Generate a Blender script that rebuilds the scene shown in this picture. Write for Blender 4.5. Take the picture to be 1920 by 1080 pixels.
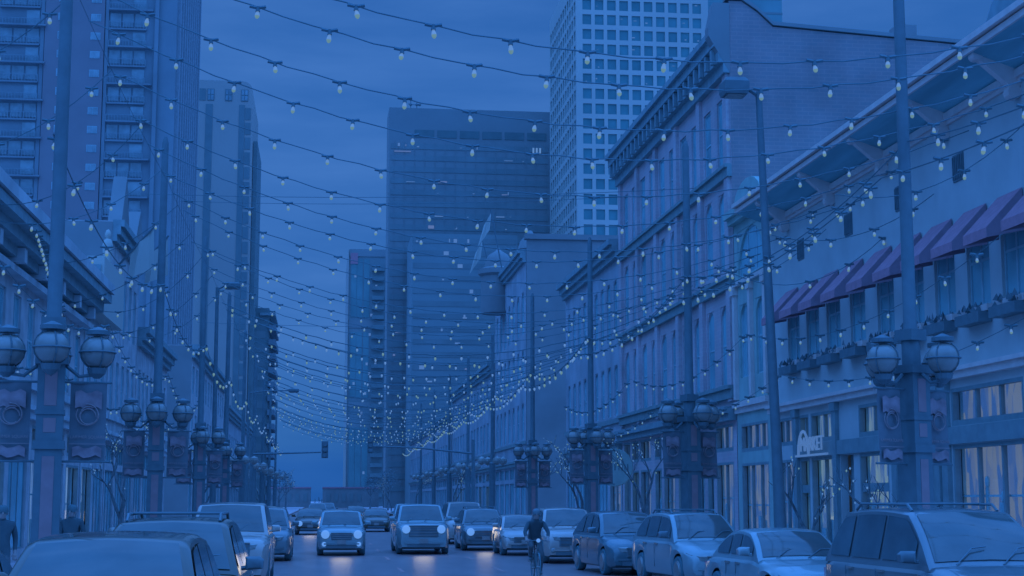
import bpy, bmesh, math, random
from mathutils import Vector, Matrix
R = math.radians
PI = math.pi
random.seed(7)
for o in list(bpy.data.objects): bpy.data.objects.remove(o)
scene = bpy.context.scene
col = scene.collection

# ------------------------------------------------------------ camera, sky, sun, exposure
cd = bpy.data.cameras.new('camera'); cam = bpy.data.objects.new('camera', cd); col.objects.link(cam)
cam.location = (0, 0, 2.0)
cam.rotation_euler = (R(90 + 7.8145), 0, R(-7.0113))
cd.sensor_width = 36; cd.lens = 2900 / 1920 * 36
cd.clip_start = 0.5; cd.clip_end = 6000
scene.camera = cam
scene.view_settings.view_transform = 'Standard'; scene.view_settings.look = 'None'
scene.view_settings.exposure = 0.15; scene.view_settings.gamma = 1.0
scene.cycles.use_denoising = True
scene.cycles.max_bounces = 9; scene.cycles.diffuse_bounces = 7; scene.cycles.glossy_bounces = 3
scene.cycles.transparent_max_bounces = 8; scene.cycles.transmission_bounces = 3
scene.cycles.caustics_reflective = False; scene.cycles.caustics_refractive = False
scene.cycles.sample_clamp_indirect = 4

w = bpy.data.worlds.new('World'); scene.world = w; w.use_nodes = True
nt = w.node_tree; nt.nodes.clear()
N = nt.nodes.new; L = nt.links.new
out = N('ShaderNodeOutputWorld'); bg = N('ShaderNodeBackground'); L(bg.outputs[0], out.inputs[0])
tc = N('ShaderNodeTexCoord'); sep = N('ShaderNodeSeparateXYZ'); L(tc.outputs['Generated'], sep.inputs[0])
ramp = N('ShaderNodeValToRGB')
e = ramp.color_ramp.elements
e[0].position = 0.0; e[0].color = (.0195, .110, .395, 1)
e[1].position = 1.0; e[1].color = (.13, .58, 2.0, 1)
for p, c in ((.022, (.0205, .112, .398)), (.036, (.033, .137, .415)), (.10, (.041, .150, .435)), (.22, (.041, .150, .436)), (.36, (.035, .136, .415)), (.46, (.04, .17, .53)), (.60, (.11, .47, 1.6))):
    q = ramp.color_ramp.elements.new(p); q.color = (*c, 1)
L(sep.outputs['Z'], ramp.inputs['Fac'])
mp = N('ShaderNodeMapping'); mp.inputs['Scale'].default_value = (2.6, 2.6, 13); L(tc.outputs['Generated'], mp.inputs[0])
nz = N('ShaderNodeTexNoise'); nz.inputs['Scale'].default_value = 1.6; nz.inputs['Detail'].default_value = 7; nz.inputs['Roughness'].default_value = .55
L(mp.outputs[0], nz.inputs['Vector'])
cr = N('ShaderNodeValToRGB'); ce = cr.color_ramp.elements
ce[0].position = .38; ce[0].color = (.66, .82, .88, 1); ce[1].position = .64; ce[1].color = (1.16, 1.07, 1.04, 1)
L(nz.outputs['Fac'], cr.inputs['Fac'])
mul = N('ShaderNodeMix'); mul.data_type = 'RGBA'; mul.blend_type = 'MULTIPLY'; mul.inputs[0].default_value = 1
L(ramp.outputs[0], mul.inputs[6]); L(cr.outputs[0], mul.inputs[7])
sky = N('ShaderNodeTexSky'); sky.sky_type = 'NISHITA'; sky.sun_disc = False
sky.sun_elevation = R(2); sky.sun_rotation = R(200); sky.ozone_density = 6
tint = N('ShaderNodeMix'); tint.data_type = 'RGBA'; tint.blend_type = 'MULTIPLY'; tint.inputs[0].default_value = 1
L(sky.outputs[0], tint.inputs[6]); tint.inputs[7].default_value = (.002, .006, .02, 1)
add = N('ShaderNodeMix'); add.data_type = 'RGBA'; add.blend_type = 'ADD'; add.inputs[0].default_value = 1
L(mul.outputs[2], add.inputs[6]); L(tint.outputs[2], add.inputs[7])
# glow added to the unseen sky behind the camera, as fill light
gm = N('ShaderNodeMapRange'); gm.interpolation_type = 'SMOOTHSTEP'; gm.inputs['From Min'].default_value = .62; gm.inputs['From Max'].default_value = -.35
L(sep.outputs['Y'], gm.inputs['Value'])
gl_ = N('ShaderNodeMix'); gl_.data_type = 'RGBA'; gl_.inputs[6].default_value = (0, 0, 0, 1); gl_.inputs[7].default_value = (.026, .125, .44, 1)
L(gm.outputs['Result'], gl_.inputs[0])
add2 = N('ShaderNodeMix'); add2.data_type = 'RGBA'; add2.blend_type = 'ADD'; add2.inputs[0].default_value = 1
L(add.outputs[2], add2.inputs[6]); L(gl_.outputs[2], add2.inputs[7])
L(add2.outputs[2], bg.inputs[0]); bg.inputs[1].default_value = 1.0

sd = bpy.data.lights.new('sun', 'SUN'); sun = bpy.data.objects.new('sun', sd); col.objects.link(sun)
sd.energy = 0.12; sd.angle = R(60); sd.color = (.055, .29, 1.0)
sun.rotation_euler = (R(42), 0, R(-12))

# ------------------------------------------------------------ materials
MATS = {}
def lift(c): return (.06 + .95 * c[0], .25 + .62 * c[1], .30 + .50 * c[2])
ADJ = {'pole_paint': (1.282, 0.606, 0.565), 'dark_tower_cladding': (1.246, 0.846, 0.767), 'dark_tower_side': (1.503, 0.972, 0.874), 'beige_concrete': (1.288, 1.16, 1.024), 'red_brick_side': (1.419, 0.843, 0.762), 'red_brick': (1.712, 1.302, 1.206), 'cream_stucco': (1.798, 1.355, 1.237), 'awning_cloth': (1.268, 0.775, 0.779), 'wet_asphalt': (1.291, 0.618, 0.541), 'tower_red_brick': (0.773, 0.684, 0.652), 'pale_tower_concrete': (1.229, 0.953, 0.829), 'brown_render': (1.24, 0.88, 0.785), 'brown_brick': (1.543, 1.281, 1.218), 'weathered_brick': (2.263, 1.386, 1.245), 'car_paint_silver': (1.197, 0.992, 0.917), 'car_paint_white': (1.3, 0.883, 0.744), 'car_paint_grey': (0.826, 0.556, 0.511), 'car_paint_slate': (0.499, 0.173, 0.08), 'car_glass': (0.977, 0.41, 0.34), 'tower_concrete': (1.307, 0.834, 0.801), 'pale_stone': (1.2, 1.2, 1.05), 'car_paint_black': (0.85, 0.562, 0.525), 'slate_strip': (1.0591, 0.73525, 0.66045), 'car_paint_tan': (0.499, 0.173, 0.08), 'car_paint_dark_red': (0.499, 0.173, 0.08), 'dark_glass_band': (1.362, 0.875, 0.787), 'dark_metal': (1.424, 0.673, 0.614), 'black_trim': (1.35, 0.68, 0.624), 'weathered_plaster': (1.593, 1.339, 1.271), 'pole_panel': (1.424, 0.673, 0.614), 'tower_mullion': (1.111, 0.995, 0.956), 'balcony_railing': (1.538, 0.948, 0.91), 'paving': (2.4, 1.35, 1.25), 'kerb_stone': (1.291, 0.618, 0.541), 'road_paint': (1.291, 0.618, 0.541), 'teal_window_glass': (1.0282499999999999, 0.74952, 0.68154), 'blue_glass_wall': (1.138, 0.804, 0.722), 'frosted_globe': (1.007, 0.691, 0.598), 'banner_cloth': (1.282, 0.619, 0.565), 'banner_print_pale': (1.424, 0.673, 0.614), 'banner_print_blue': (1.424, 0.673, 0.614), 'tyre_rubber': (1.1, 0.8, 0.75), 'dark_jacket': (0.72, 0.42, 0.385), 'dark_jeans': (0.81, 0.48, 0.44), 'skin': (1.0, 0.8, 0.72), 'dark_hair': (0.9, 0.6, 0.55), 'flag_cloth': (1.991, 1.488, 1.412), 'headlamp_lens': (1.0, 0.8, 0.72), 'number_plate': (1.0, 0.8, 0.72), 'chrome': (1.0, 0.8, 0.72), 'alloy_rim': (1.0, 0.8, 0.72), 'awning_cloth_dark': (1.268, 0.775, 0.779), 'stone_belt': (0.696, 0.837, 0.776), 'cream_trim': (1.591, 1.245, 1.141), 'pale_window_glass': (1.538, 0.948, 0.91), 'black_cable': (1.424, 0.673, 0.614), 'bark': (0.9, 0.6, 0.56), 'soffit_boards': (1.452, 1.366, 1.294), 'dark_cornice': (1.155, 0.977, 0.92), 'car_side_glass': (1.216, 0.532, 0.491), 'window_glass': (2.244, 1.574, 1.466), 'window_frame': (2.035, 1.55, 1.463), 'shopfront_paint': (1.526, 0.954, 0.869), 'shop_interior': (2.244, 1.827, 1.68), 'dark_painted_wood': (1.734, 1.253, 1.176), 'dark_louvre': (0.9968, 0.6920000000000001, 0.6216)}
def adj(name, c): return tuple(min(.85, max(.004, x * k)) for x, k in zip(c, ADJ.get(name, (1, 1, 1))))
def mat(name, c, rough=.7, metal=0, var=.12, scale=3.0, bump=0.0, spec=.3, stretch=None, coat=0):
    if name in MATS: return MATS[name]
    c = adj(name, lift(c))
    m = bpy.data.materials.new(name); m.use_nodes = True; t = m.node_tree; b = t.nodes['Principled BSDF']
    b.inputs['Roughness'].default_value = rough; b.inputs['Metallic'].default_value = metal
    b.inputs['Specular IOR Level'].default_value = spec; b.inputs['Coat Weight'].default_value = coat
    b.inputs['Coat Roughness'].default_value = .06
    co = t.nodes.new('ShaderNodeTexCoord'); mpn = t.nodes.new('ShaderNodeMapping')
    if stretch: mpn.inputs['Scale'].default_value = stretch
    t.links.new(co.outputs['Object'], mpn.inputs[0])
    n = t.nodes.new('ShaderNodeTexNoise'); n.inputs['Scale'].default_value = scale; n.inputs['Detail'].default_value = 6
    t.links.new(mpn.outputs[0], n.inputs['Vector'])
    r = t.nodes.new('ShaderNodeValToRGB'); el = r.color_ramp.elements
    el[0].position = .3; el[0].color = (*[x * (1 - var) for x in c], 1); el[1].position = .7; el[1].color = (*[min(1, x * (1 + var)) for x in c], 1)
    t.links.new(n.outputs['Fac'], r.inputs['Fac']); t.links.new(r.outputs[0], b.inputs['Base Color'])
    if bump:
        bp = t.nodes.new('ShaderNodeBump'); bp.inputs['Strength'].default_value = bump; bp.inputs['Distance'].default_value = .02
        t.links.new(n.outputs['Fac'], bp.inputs['Height']); t.links.new(bp.outputs[0], b.inputs['Normal'])
    MATS[name] = m; return m
def brick(name, c1, c2, mortar, axis='x', scale=1.0, rough=.85):
    c1, c2, mortar = [adj(name, lift(q_)) for q_ in (c1, c2, mortar)]
    m = bpy.data.materials.new(name); m.use_nodes = True; t = m.node_tree; b = t.nodes['Principled BSDF']
    b.inputs['Roughness'].default_value = rough; b.inputs['Specular IOR Level'].default_value = .2
    co = t.nodes.new('ShaderNodeTexCoord'); mpn = t.nodes.new('ShaderNodeMapping')
    mpn.inputs['Rotation'].default_value = (R(-90), 0, 0) if axis == 'y' else (R(-90), 0, R(-90))
    if axis == 'x':
        cx = t.nodes.new('ShaderNodeSeparateXYZ'); cb = t.nodes.new('ShaderNodeCombineXYZ')
        t.links.new(co.outputs['Object'], cx.inputs[0]); t.links.new(cx.outputs['Y'], cb.inputs['X']); t.links.new(cx.outputs['Z'], cb.inputs['Y'])
    else:
        cx = t.nodes.new('ShaderNodeSeparateXYZ'); cb = t.nodes.new('ShaderNodeCombineXYZ')
        t.links.new(co.outputs['Object'], cx.inputs[0]); t.links.new(cx.outputs['X'], cb.inputs['X']); t.links.new(cx.outputs['Z'], cb.inputs['Y'])
    k = t.nodes.new('ShaderNodeTexBrick'); k.inputs['Scale'].default_value = scale
    k.inputs['Color1'].default_value = (*c1, 1); k.inputs['Color2'].default_value = (*c2, 1); k.inputs['Mortar'].default_value = (*mortar, 1)
    k.inputs['Brick Width'].default_value = .45; k.inputs['Row Height'].default_value = .15; k.inputs['Mortar Size'].default_value = .018
    t.links.new(cb.outputs[0], k.inputs['Vector'])
    n = t.nodes.new('ShaderNodeTexNoise'); n.inputs['Scale'].default_value = .5; n.inputs['Detail'].default_value = 8
    t.links.new(co.outputs['Object'], n.inputs['Vector'])
    r = t.nodes.new('ShaderNodeValToRGB'); el = r.color_ramp.elements
    el[0].position = .3; el[0].color = (.78, .78, .78, 1); el[1].position = .7; el[1].color = (1.15, 1.15, 1.15, 1)
    t.links.new(n.outputs['Fac'], r.inputs['Fac'])
    mx = t.nodes.new('ShaderNodeMix'); mx.data_type = 'RGBA'; mx.blend_type = 'MULTIPLY'; mx.inputs[0].default_value = 1
    t.links.new(k.outputs['Color'], mx.inputs[6]); t.links.new(r.outputs[0], mx.inputs[7]); t.links.new(mx.outputs[2], b.inputs['Base Color'])
    MATS[name] = m; return m
def emis(name, c, s=1.0, var=0, scale=2.0, c2=None):
    m = bpy.data.materials.new(name); m.use_nodes = True; t = m.node_tree; b = t.nodes['Principled BSDF']
    b.inputs['Base Color'].default_value = (.1, .1, .1, 1); b.inputs['Roughness'].default_value = .3
    b.inputs['Emission Color'].default_value = (*c, 1); b.inputs['Emission Strength'].default_value = s
    if c2:
        co = t.nodes.new('ShaderNodeTexCoord'); n = t.nodes.new('ShaderNodeTexVoronoi'); n.inputs['Scale'].default_value = scale
        mpn = t.nodes.new('ShaderNodeMapping'); mpn.inputs['Scale'].default_value = (1, 2.2, .5); t.links.new(co.outputs['Object'], mpn.inputs[0]); t.links.new(mpn.outputs[0], n.inputs['Vector'])
        r = t.nodes.new('ShaderNodeValToRGB'); el = r.color_ramp.elements
        el[0].position = .2; el[0].color = (*c2, 1); el[1].position = .8; el[1].color = (*c, 1)
        q = t.nodes.new('ShaderNodeSeparateColor'); t.links.new(n.outputs['Color'], q.inputs[0]); t.links.new(q.outputs[0], r.inputs['Fac'])
        t.links.new(r.outputs[0], b.inputs['Emission Color'])
    m.cycles.emission_sampling = 'NONE'
    MATS[name] = m; return m
def glassy(name, c, refl=.5):
    m = bpy.data.materials.new(name); m.use_nodes = True; t = m.node_tree; t.nodes.remove(t.nodes['Principled BSDF'])
    o = t.nodes['Material Output']; tr = t.nodes.new('ShaderNodeBsdfTransparent'); gl = t.nodes.new('ShaderNodeBsdfGlossy')
    tr.inputs[0].default_value = (*c, 1); gl.inputs['Roughness'].default_value = .03
    lw = t.nodes.new('ShaderNodeLayerWeight'); lw.inputs[0].default_value = .25; fr = t.nodes.new('ShaderNodeMath'); fr.operation = 'MULTIPLY'; fr.inputs[1].default_value = .22; t.links.new(lw.outputs['Facing'], fr.inputs[0])
    mx = t.nodes.new('ShaderNodeMixShader'); t.links.new(fr.outputs[0], mx.inputs[0]); t.links.new(tr.outputs[0], mx.inputs[1]); t.links.new(gl.outputs[0], mx.inputs[2])
    t.links.new(mx.outputs[0], o.inputs[0]); MATS[name] = m; return m

M = {}
M['asphalt'] = mat('wet_asphalt', (.20, .16, .155), .32, var=.16, scale=1.3, bump=.25, spec=.35, stretch=(1, .25, 1))
M['paving'] = mat('paving', (.20, .18, .19), .8, var=.2, scale=2.0, bump=.2)
M['kerb'] = mat('kerb_stone', (.28, .26, .26), .8)
M['paint_line'] = mat('road_paint', (.34, .30, .28), .6, var=.3, scale=6)
M['dark'] = mat('dark_metal', (.05, .12, .16), .5, var=.1, scale=5)
M['pole'] = mat('pole_paint', (.05, .13, .165), .45, var=.1, scale=4)
M['panel'] = mat('pole_panel', (.22, .16, .18), .6)
M['cream'] = mat('cream_stucco', (.24, .24, .24), .85, var=.10, scale=.8, bump=.1)
M['cream_trim'] = mat('cream_trim', (.42, .38, .38), .7, var=.08)
M['soffit'] = mat('soffit_boards', (.09, .14, .16), .8, var=.2, scale=2, stretch=(1, .1, 1))
M['pale'] = mat('pale_stone', (.25, .255, .26), .85, var=.12, scale=1.5, bump=.1)
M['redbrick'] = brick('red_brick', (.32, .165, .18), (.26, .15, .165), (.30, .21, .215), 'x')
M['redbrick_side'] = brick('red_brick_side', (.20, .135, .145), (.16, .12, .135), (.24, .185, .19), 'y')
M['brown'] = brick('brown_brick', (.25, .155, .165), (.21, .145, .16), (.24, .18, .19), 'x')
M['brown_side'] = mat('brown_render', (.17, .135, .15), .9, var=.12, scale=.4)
M['stone_belt'] = mat('stone_belt', (.32, .23, .235), .8)
M['dark_cornice'] = mat('dark_cornice', (.17, .17, .18), .7, var=.15)
M['win'] = mat('window_glass', (.05, .10, .12), .2, var=.3, scale=.4, spec=.22)
M['winframe'] = mat('window_frame', (.13, .16, .17), .6)
M['winlight'] = mat('pale_window_glass', (.12, .21, .23), .1, var=.25, scale=.6, spec=.6)
M['awning'] = mat('awning_cloth', (.38, .13, .16), .9, var=.1, scale=6)
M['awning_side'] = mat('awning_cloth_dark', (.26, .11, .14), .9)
M['glass'] = glassy('shop_glass', (.92, .95, .97))
M['shop_dark'] = mat('shop_interior', (.11, .13, .14), .9)
M['shopframe'] = mat('shopfront_paint', (.10, .14, .155), .5)
M['tower_dark'] = mat('dark_tower_cladding', (.16, .165, .18), .5, var=.1, scale=.05)
M['tower_dark_side'] = mat('dark_tower_side', (.11, .13, .15), .5, var=.1, scale=.05)
M['band'] = mat('dark_glass_band', (.115, .135, .15), .25, var=.12, scale=.12)
M['grid'] = mat('beige_concrete', (.36, .30, .29), .8, var=.06, scale=.06)
M['gridwin'] = mat('teal_window_glass', (.05, .20, .245), .3, var=.18, scale=.2)
M['blueglass'] = mat('blue_glass_wall', (.09, .22, .27), .25, var=.2, scale=.1)
M['tower_red'] = mat('tower_red_brick', (.31, .18, .20), .85, var=.07, scale=.2)
M['tower_shade'] = mat('tower_concrete', (.13, .16, .18), .85, var=.1, scale=.2)
M['tower_strip'] = mat('tower_mullion', (.27, .22, .24), .8)
M['railing'] = mat('balcony_railing', (.12, .17, .19), .6)
M['beige2'] = mat('pale_tower_concrete', (.30, .27, .275), .85, var=.06, scale=.05)
M['slate'] = mat('slate_strip', (.12, .155, .18), .5, var=.1, scale=.3)
M['leftbrick'] = mat('weathered_brick', (.17, .16, .18), .85, var=.2, scale=1.5, bump=.1)
M['leftpale'] = mat('weathered_plaster', (.26, .23, .25), .85, var=.2, scale=.8)
M['leftdark'] = mat('dark_painted_wood', (.08, .13, .16), .7, var=.2)
M['louvre'] = mat('dark_louvre', (.09, .11, .12), .6, var=.1, scale=.3)
M['bulb'] = emis('bulb_glow', (.088, .20, .43), 1.0)
M['bulb_tip'] = emis('bulb_glow_warm', (.105, .205, .205), 1.0)
M['fairy'] = emis('fairy_light', (.075, .19, .42), 1.0)
M['cable'] = mat('black_cable', (.03, .09, .125), .6)
M['globe'] = mat('frosted_globe', (.24, .27, .285), .25, var=.15, scale=3, spec=.6)
M['warm1'] = emis('shop_light_yellow', (.125, .21, .275), 1, c2=(.036, .092, .26), scale=2.6)
M['warm2'] = emis('shop_light_orange', (.098, .135, .215), 1, c2=(.024, .076, .25), scale=2.6)
M['warm3'] = emis('shop_light_white', (.11, .22, .43), 1, c2=(.035, .105, .31), scale=2.0)
M['litwin'] = emis('lit_office_window', (.055, .135, .34), 1.0)
M['litamber'] = emis('amber_strip_light', (.075, .12, .27), 1.0)
M['head'] = emis('headlight_glow', (.085, .235, .60), 1.15)
M['sign'] = emis('sign_glow', (.055, .135, .33), 1.0)
M['banner'] = mat('banner_cloth', (.09, .13, .17), .9)
M['banner_pale'] = mat('banner_print_pale', (.19, .165, .2), .9, var=.35, scale=4)
M['ring'] = mat('banner_print_blue', (.22, .26, .28), .9)
M['tyre'] = mat('tyre_rubber', (.06, .11, .14), .8)
M['rim'] = mat('alloy_rim', (.28, .28, .29), .35, metal=.3)
M['sideglass'] = mat('car_side_glass', (.02, .05, .065), .06, var=.2, scale=1.5, spec=.6)
M['carglass'] = mat('car_glass', (.055, .10, .12), .05, var=.2, scale=1.5, spec=.7)
M['trim'] = mat('black_trim', (.06, .11, .14), .45)
M['lens'] = mat('headlamp_lens', (.28, .30, .31), .1, spec=.7, var=.3, scale=8)
M['plate'] = mat('number_plate', (.34, .32, .32), .5)
M['chrome'] = mat('chrome', (.36, .38, .4), .2, metal=.5)
M['bark'] = mat('bark', (.13, .14, .15), .9, var=.3, scale=6)
M['jacket'] = mat('dark_jacket', (.07, .115, .145), .9)
M['jeans'] = mat('dark_jeans', (.12, .145, .17), .9)
M['skin'] = mat('skin', (.36, .24, .22), .6)
M['hair'] = mat('dark_hair', (.07, .10, .12), .8)
M['flag'] = mat('flag_cloth', (.33, .28, .3), .9, var=.3, scale=2)
PAINT = {}
def paint(name, c, rough=.28):
    return mat('car_paint_' + name, c, rough, var=.05, scale=1.2, spec=.5, coat=.9)

# ------------------------------------------------------------ mesh helpers
class MB:
    def __init__(s): s.v = []; s.f = []; s.m = []
    def quad(s, a, b, c, d, mi=0): s.poly((a, b, c, d), mi)
    def poly(s, pts, mi=0):
        n = len(s.v); s.v += [tuple(p) for p in pts]; s.f.append(tuple(range(n, n + len(pts)))); s.m.append(mi)
    def box(s, x0, x1, y0, y1, z0, z1, mi=0):
        n = len(s.v)
        s.v += [(x0, y0, z0), (x1, y0, z0), (x1, y1, z0), (x0, y1, z0), (x0, y0, z1), (x1, y0, z1), (x1, y1, z1), (x0, y1, z1)]
        for f in ((0, 3, 2, 1), (4, 5, 6, 7), (0, 1, 5, 4), (1, 2, 6, 5), (2, 3, 7, 6), (3, 0, 4, 7)):
            s.f.append(tuple(n + i for i in f)); s.m.append(mi)
    def tube(s, pts, r, n=6, mi=0, cap=True):
        pts = [Vector(p) for p in pts]; rs = r if isinstance(r, (list, tuple)) else [r] * len(pts); base = len(s.v)
        for i, p in enumerate(pts):
            d = (pts[min(i + 1, len(pts) - 1)] - pts[max(i - 1, 0)]).normalized()
            a = d.cross(Vector((0, 0, 1)) if abs(d.z) < .9 else Vector((1, 0, 0))).normalized(); b = d.cross(a)
            for k in range(n):
                t = 2 * PI * k / n; q = p + (a * math.cos(t) + b * math.sin(t)) * rs[i]; s.v.append(tuple(q))
        for i in range(len(pts) - 1):
            for k in range(n):
                s.f.append((base + i * n + k, base + i * n + (k + 1) % n, base + (i + 1) * n + (k + 1) % n, base + (i + 1) * n + k)); s.m.append(mi)
        if cap:
            s.f.append(tuple(base + k for k in range(n))); s.m.append(mi)
            e = base + (len(pts) - 1) * n; s.f.append(tuple(e + k for k in reversed(range(n)))); s.m.append(mi)
    def lathe(s, prof, c=(0, 0, 0), n=12, mi=0, axis='z'):
        base = len(s.v)
        for r, z in prof:
            for k in range(n):
                t = 2 * PI * k / n
                p = (r * math.cos(t), r * math.sin(t), z) if axis == 'z' else ((z, r * math.cos(t), r * math.sin(t)) if axis == 'x' else (r * math.cos(t), z, r * math.sin(t)))
                s.v.append((p[0] + c[0], p[1] + c[1], p[2] + c[2]))
        for i in range(len(prof) - 1):
            for k in range(n):
                s.f.append((base + i * n + k, base + i * n + (k + 1) % n, base + (i + 1) * n + (k + 1) % n, base + (i + 1) * n + k)); s.m.append(mi)
        s.f.append(tuple(base + k for k in range(n))); s.m.append(mi)
        e = base + (len(prof) - 1) * n; s.f.append(tuple(e + k for k in range(n))); s.m.append(mi)
    def loft(s, rings, mi=0, caps=True):
        n = len(rings[0]); base = len(s.v)
        for r in rings: s.v += [tuple(p) for p in r]
        for i in range(len(rings) - 1):
            for k in range(n - 1):
                s.f.append((base + i * n + k, base + i * n + k + 1, base + (i + 1) * n + k + 1, base + (i + 1) * n + k)); s.m.append(mi)
        if caps:
            s.f.append(tuple(base + k for k in range(n))); s.m.append(mi)
            e = base + (len(rings) - 1) * n; s.f.append(tuple(e + k for k in reversed(range(n)))); s.m.append(mi)
    def mesh(s, name, mats, smooth=None, merge=False):
        me = bpy.data.meshes.new(name); me.from_pydata(s.v, [], s.f)
        for m in (mats if isinstance(mats, (list, tuple)) else [mats]): me.materials.append(m)
        me.polygons.foreach_set('material_index', s.m)
        bm = bmesh.new(); bm.from_mesh(me)
        if merge: bmesh.ops.remove_doubles(bm, verts=bm.verts, dist=.0005)
        bmesh.ops.recalc_face_normals(bm, faces=bm.faces); bm.to_mesh(me); bm.free()
        if smooth is not None:
            me.polygons.foreach_set('use_smooth', [True] * len(me.polygons))
            me.set_sharp_from_angle(angle=R(smooth))
        me.update(); return me
    def build(s, name, mats, parent=None, smooth=None, merge=False):
        return link(name, s.mesh(name, mats, smooth, merge), parent)
def link(name, me, parent=None, loc=None):
    o = bpy.data.objects.new(name, me); col.objects.link(o)
    if parent: o.parent = parent
    if loc: o.location = loc
    return o
def tag(o, label, cat, group=None, kind=None):
    if label: o['label'] = label
    if cat: o['category'] = cat
    if group: o['group'] = group
    if kind: o['kind'] = kind
    return o
def thing(name, label, cat, loc=(0, 0, 0), rz=0, group=None):
    o = bpy.data.objects.new(name, None); col.objects.link(o); o.location = loc; o.rotation_euler = (0, 0, rz); o.empty_display_size = .3
    return tag(o, label, cat, group)
def kids(o): return [c for c in bpy.data.objects if c.parent is o]
def copy_tree(o, loc=None, rz=None, parent=None, km=None):
    if km is None:
        km = {}
        for c in bpy.data.objects:
            if c.parent: km.setdefault(c.parent.name, []).append(c)
    c = o.copy(); col.objects.link(c); c.parent = parent
    if loc is not None: c.location = loc
    if rz is not None: c.rotation_euler = (0, 0, rz)
    for ch in km.get(o.name, []): copy_tree(ch, parent=c, km=km)
    return c
def text_mesh(s, size, depth=.01, spacing=1.0):
    cu = bpy.data.curves.new('lettering', 'FONT'); cu.body = s; cu.size = size; cu.extrude = depth; cu.align_x = 'CENTER'; cu.align_y = 'CENTER'; cu.space_character = spacing
    o = bpy.data.objects.new('lettering', cu); col.objects.link(o)
    dg = bpy.context.evaluated_depsgraph_get(); me = bpy.data.meshes.new_from_object(o.evaluated_get(dg)); bpy.data.objects.remove(o); return me

# facade mapping: side 'R' (wall at x0 facing -x), 'L' (wall at x0 facing +x), 'F' (wall at y0 facing the camera)
def mapper(side, base):
    if side == 'R': return lambda u, v, d: (base + d, u, v)
    if side == 'L': return lambda u, v, d: (base - d, u, v)
    return lambda u, v, d: (u, base + d, v)
def mbox(mb, P, u0, u1, v0, v1, d0, d1, mi=0):
    a = P(u0, v0, d0); b = P(u1, v1, d1)
    mb.box(min(a[0], b[0]), max(a[0], b[0]), min(a[1], b[1]), max(a[1], b[1]), min(a[2], b[2]), max(a[2], b[2]), mi)
def facade_wall(mb, P, u0, u1, v0, v1, ops, depth=.22, mi=0):
    us = sorted({u0, u1, *[a for o in ops for a in (o[0], o[1])]}); vs = sorted({v0, v1, *[a for o in ops for a in (o[2], o[3])]})
    for i in range(len(us) - 1):
        run = None
        for j in range(len(vs) - 1):
            cu, cv = (us[i] + us[i + 1]) / 2, (vs[j] + vs[j + 1]) / 2
            if any(o[0] < cu < o[1] and o[2] < cv < o[3] for o in ops): continue
            mb.quad(P(us[i], vs[j], 0), P(us[i + 1], vs[j], 0), P(us[i + 1], vs[j + 1], 0), P(us[i], vs[j + 1], 0), mi)
    for o in ops:
        a, b, c, d = o[:4]
        for (p, q) in (((a, c), (a, d)), ((a, d), (b, d)), ((b, d), (b, c)), ((b, c), (a, c))):
            mb.quad(P(*p, 0), P(*q, 0), P(*q, depth), P(*p, depth), mi)
def arch_fill(mb, P, a, b, z, r_, mi=0, d=.02, n=7):
    # two spandrels that turn the square head of an opening into an arch of rise r_
    c = (a + b) / 2; h = (b - a) / 2
    for sgn in (-1, 1):
        pts = [(c + sgn * h * math.sin(t * PI / 2 / n), z - r_ + r_ * math.cos(t * PI / 2 / n)) for t in range(n + 1)]
        for dd in (d, d + .15):
            mb.poly([P(c + sgn * h, z, dd)] + [P(u, v, dd) for u, v in pts], mi)
        for i in range(n):
            mb.quad(P(*pts[i], d), P(*pts[i + 1], d), P(*pts[i + 1], d + .15), P(*pts[i], d + .15), mi)
def window(P, a, b, c, d, parent, depth=.07, fr=.06, mull=1, rail=1, glass='win', frame='winframe', name='window'):
    f = MB()
    for (u0, u1, v0, v1) in ((a, a + fr, c, d), (b - fr, b, c, d), (a + fr, b - fr, c, c + fr), (a + fr, b - fr, d - fr, d)): mbox(f, P, u0, u1, v0, v1, depth, depth + .06)
    for i in range(mull):
        u = a + (b - a) * (i + 1) / (mull + 1); mbox(f, P, u - fr / 2, u + fr / 2, c + fr, d - fr, depth + .005, depth + .055)
    for i in range(rail):
        v = c + (d - c) * (i + 1) / (rail + 1); mbox(f, P, a + fr, b - fr, v - fr / 2, v + fr / 2, depth + .01, depth + .05)
    o = f.build(name, M[frame], parent)
    g = MB(); g.quad(P(a, c, depth + .035), P(b, c, depth + .035), P(b, d, depth + .035), P(a, d, depth + .035)); g.build('pane', M[glass], o)
    return o
def simple_windows(P, rects, parent, m, depth=.1, name='window'):
    out = []
    for (a, b, c, d) in rects:
        g = MB(); g.quad(P(a, c, depth), P(b, c, depth), P(b, d, depth), P(a, d, depth)); out.append(g.build(name, m, parent))
    return out

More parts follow.
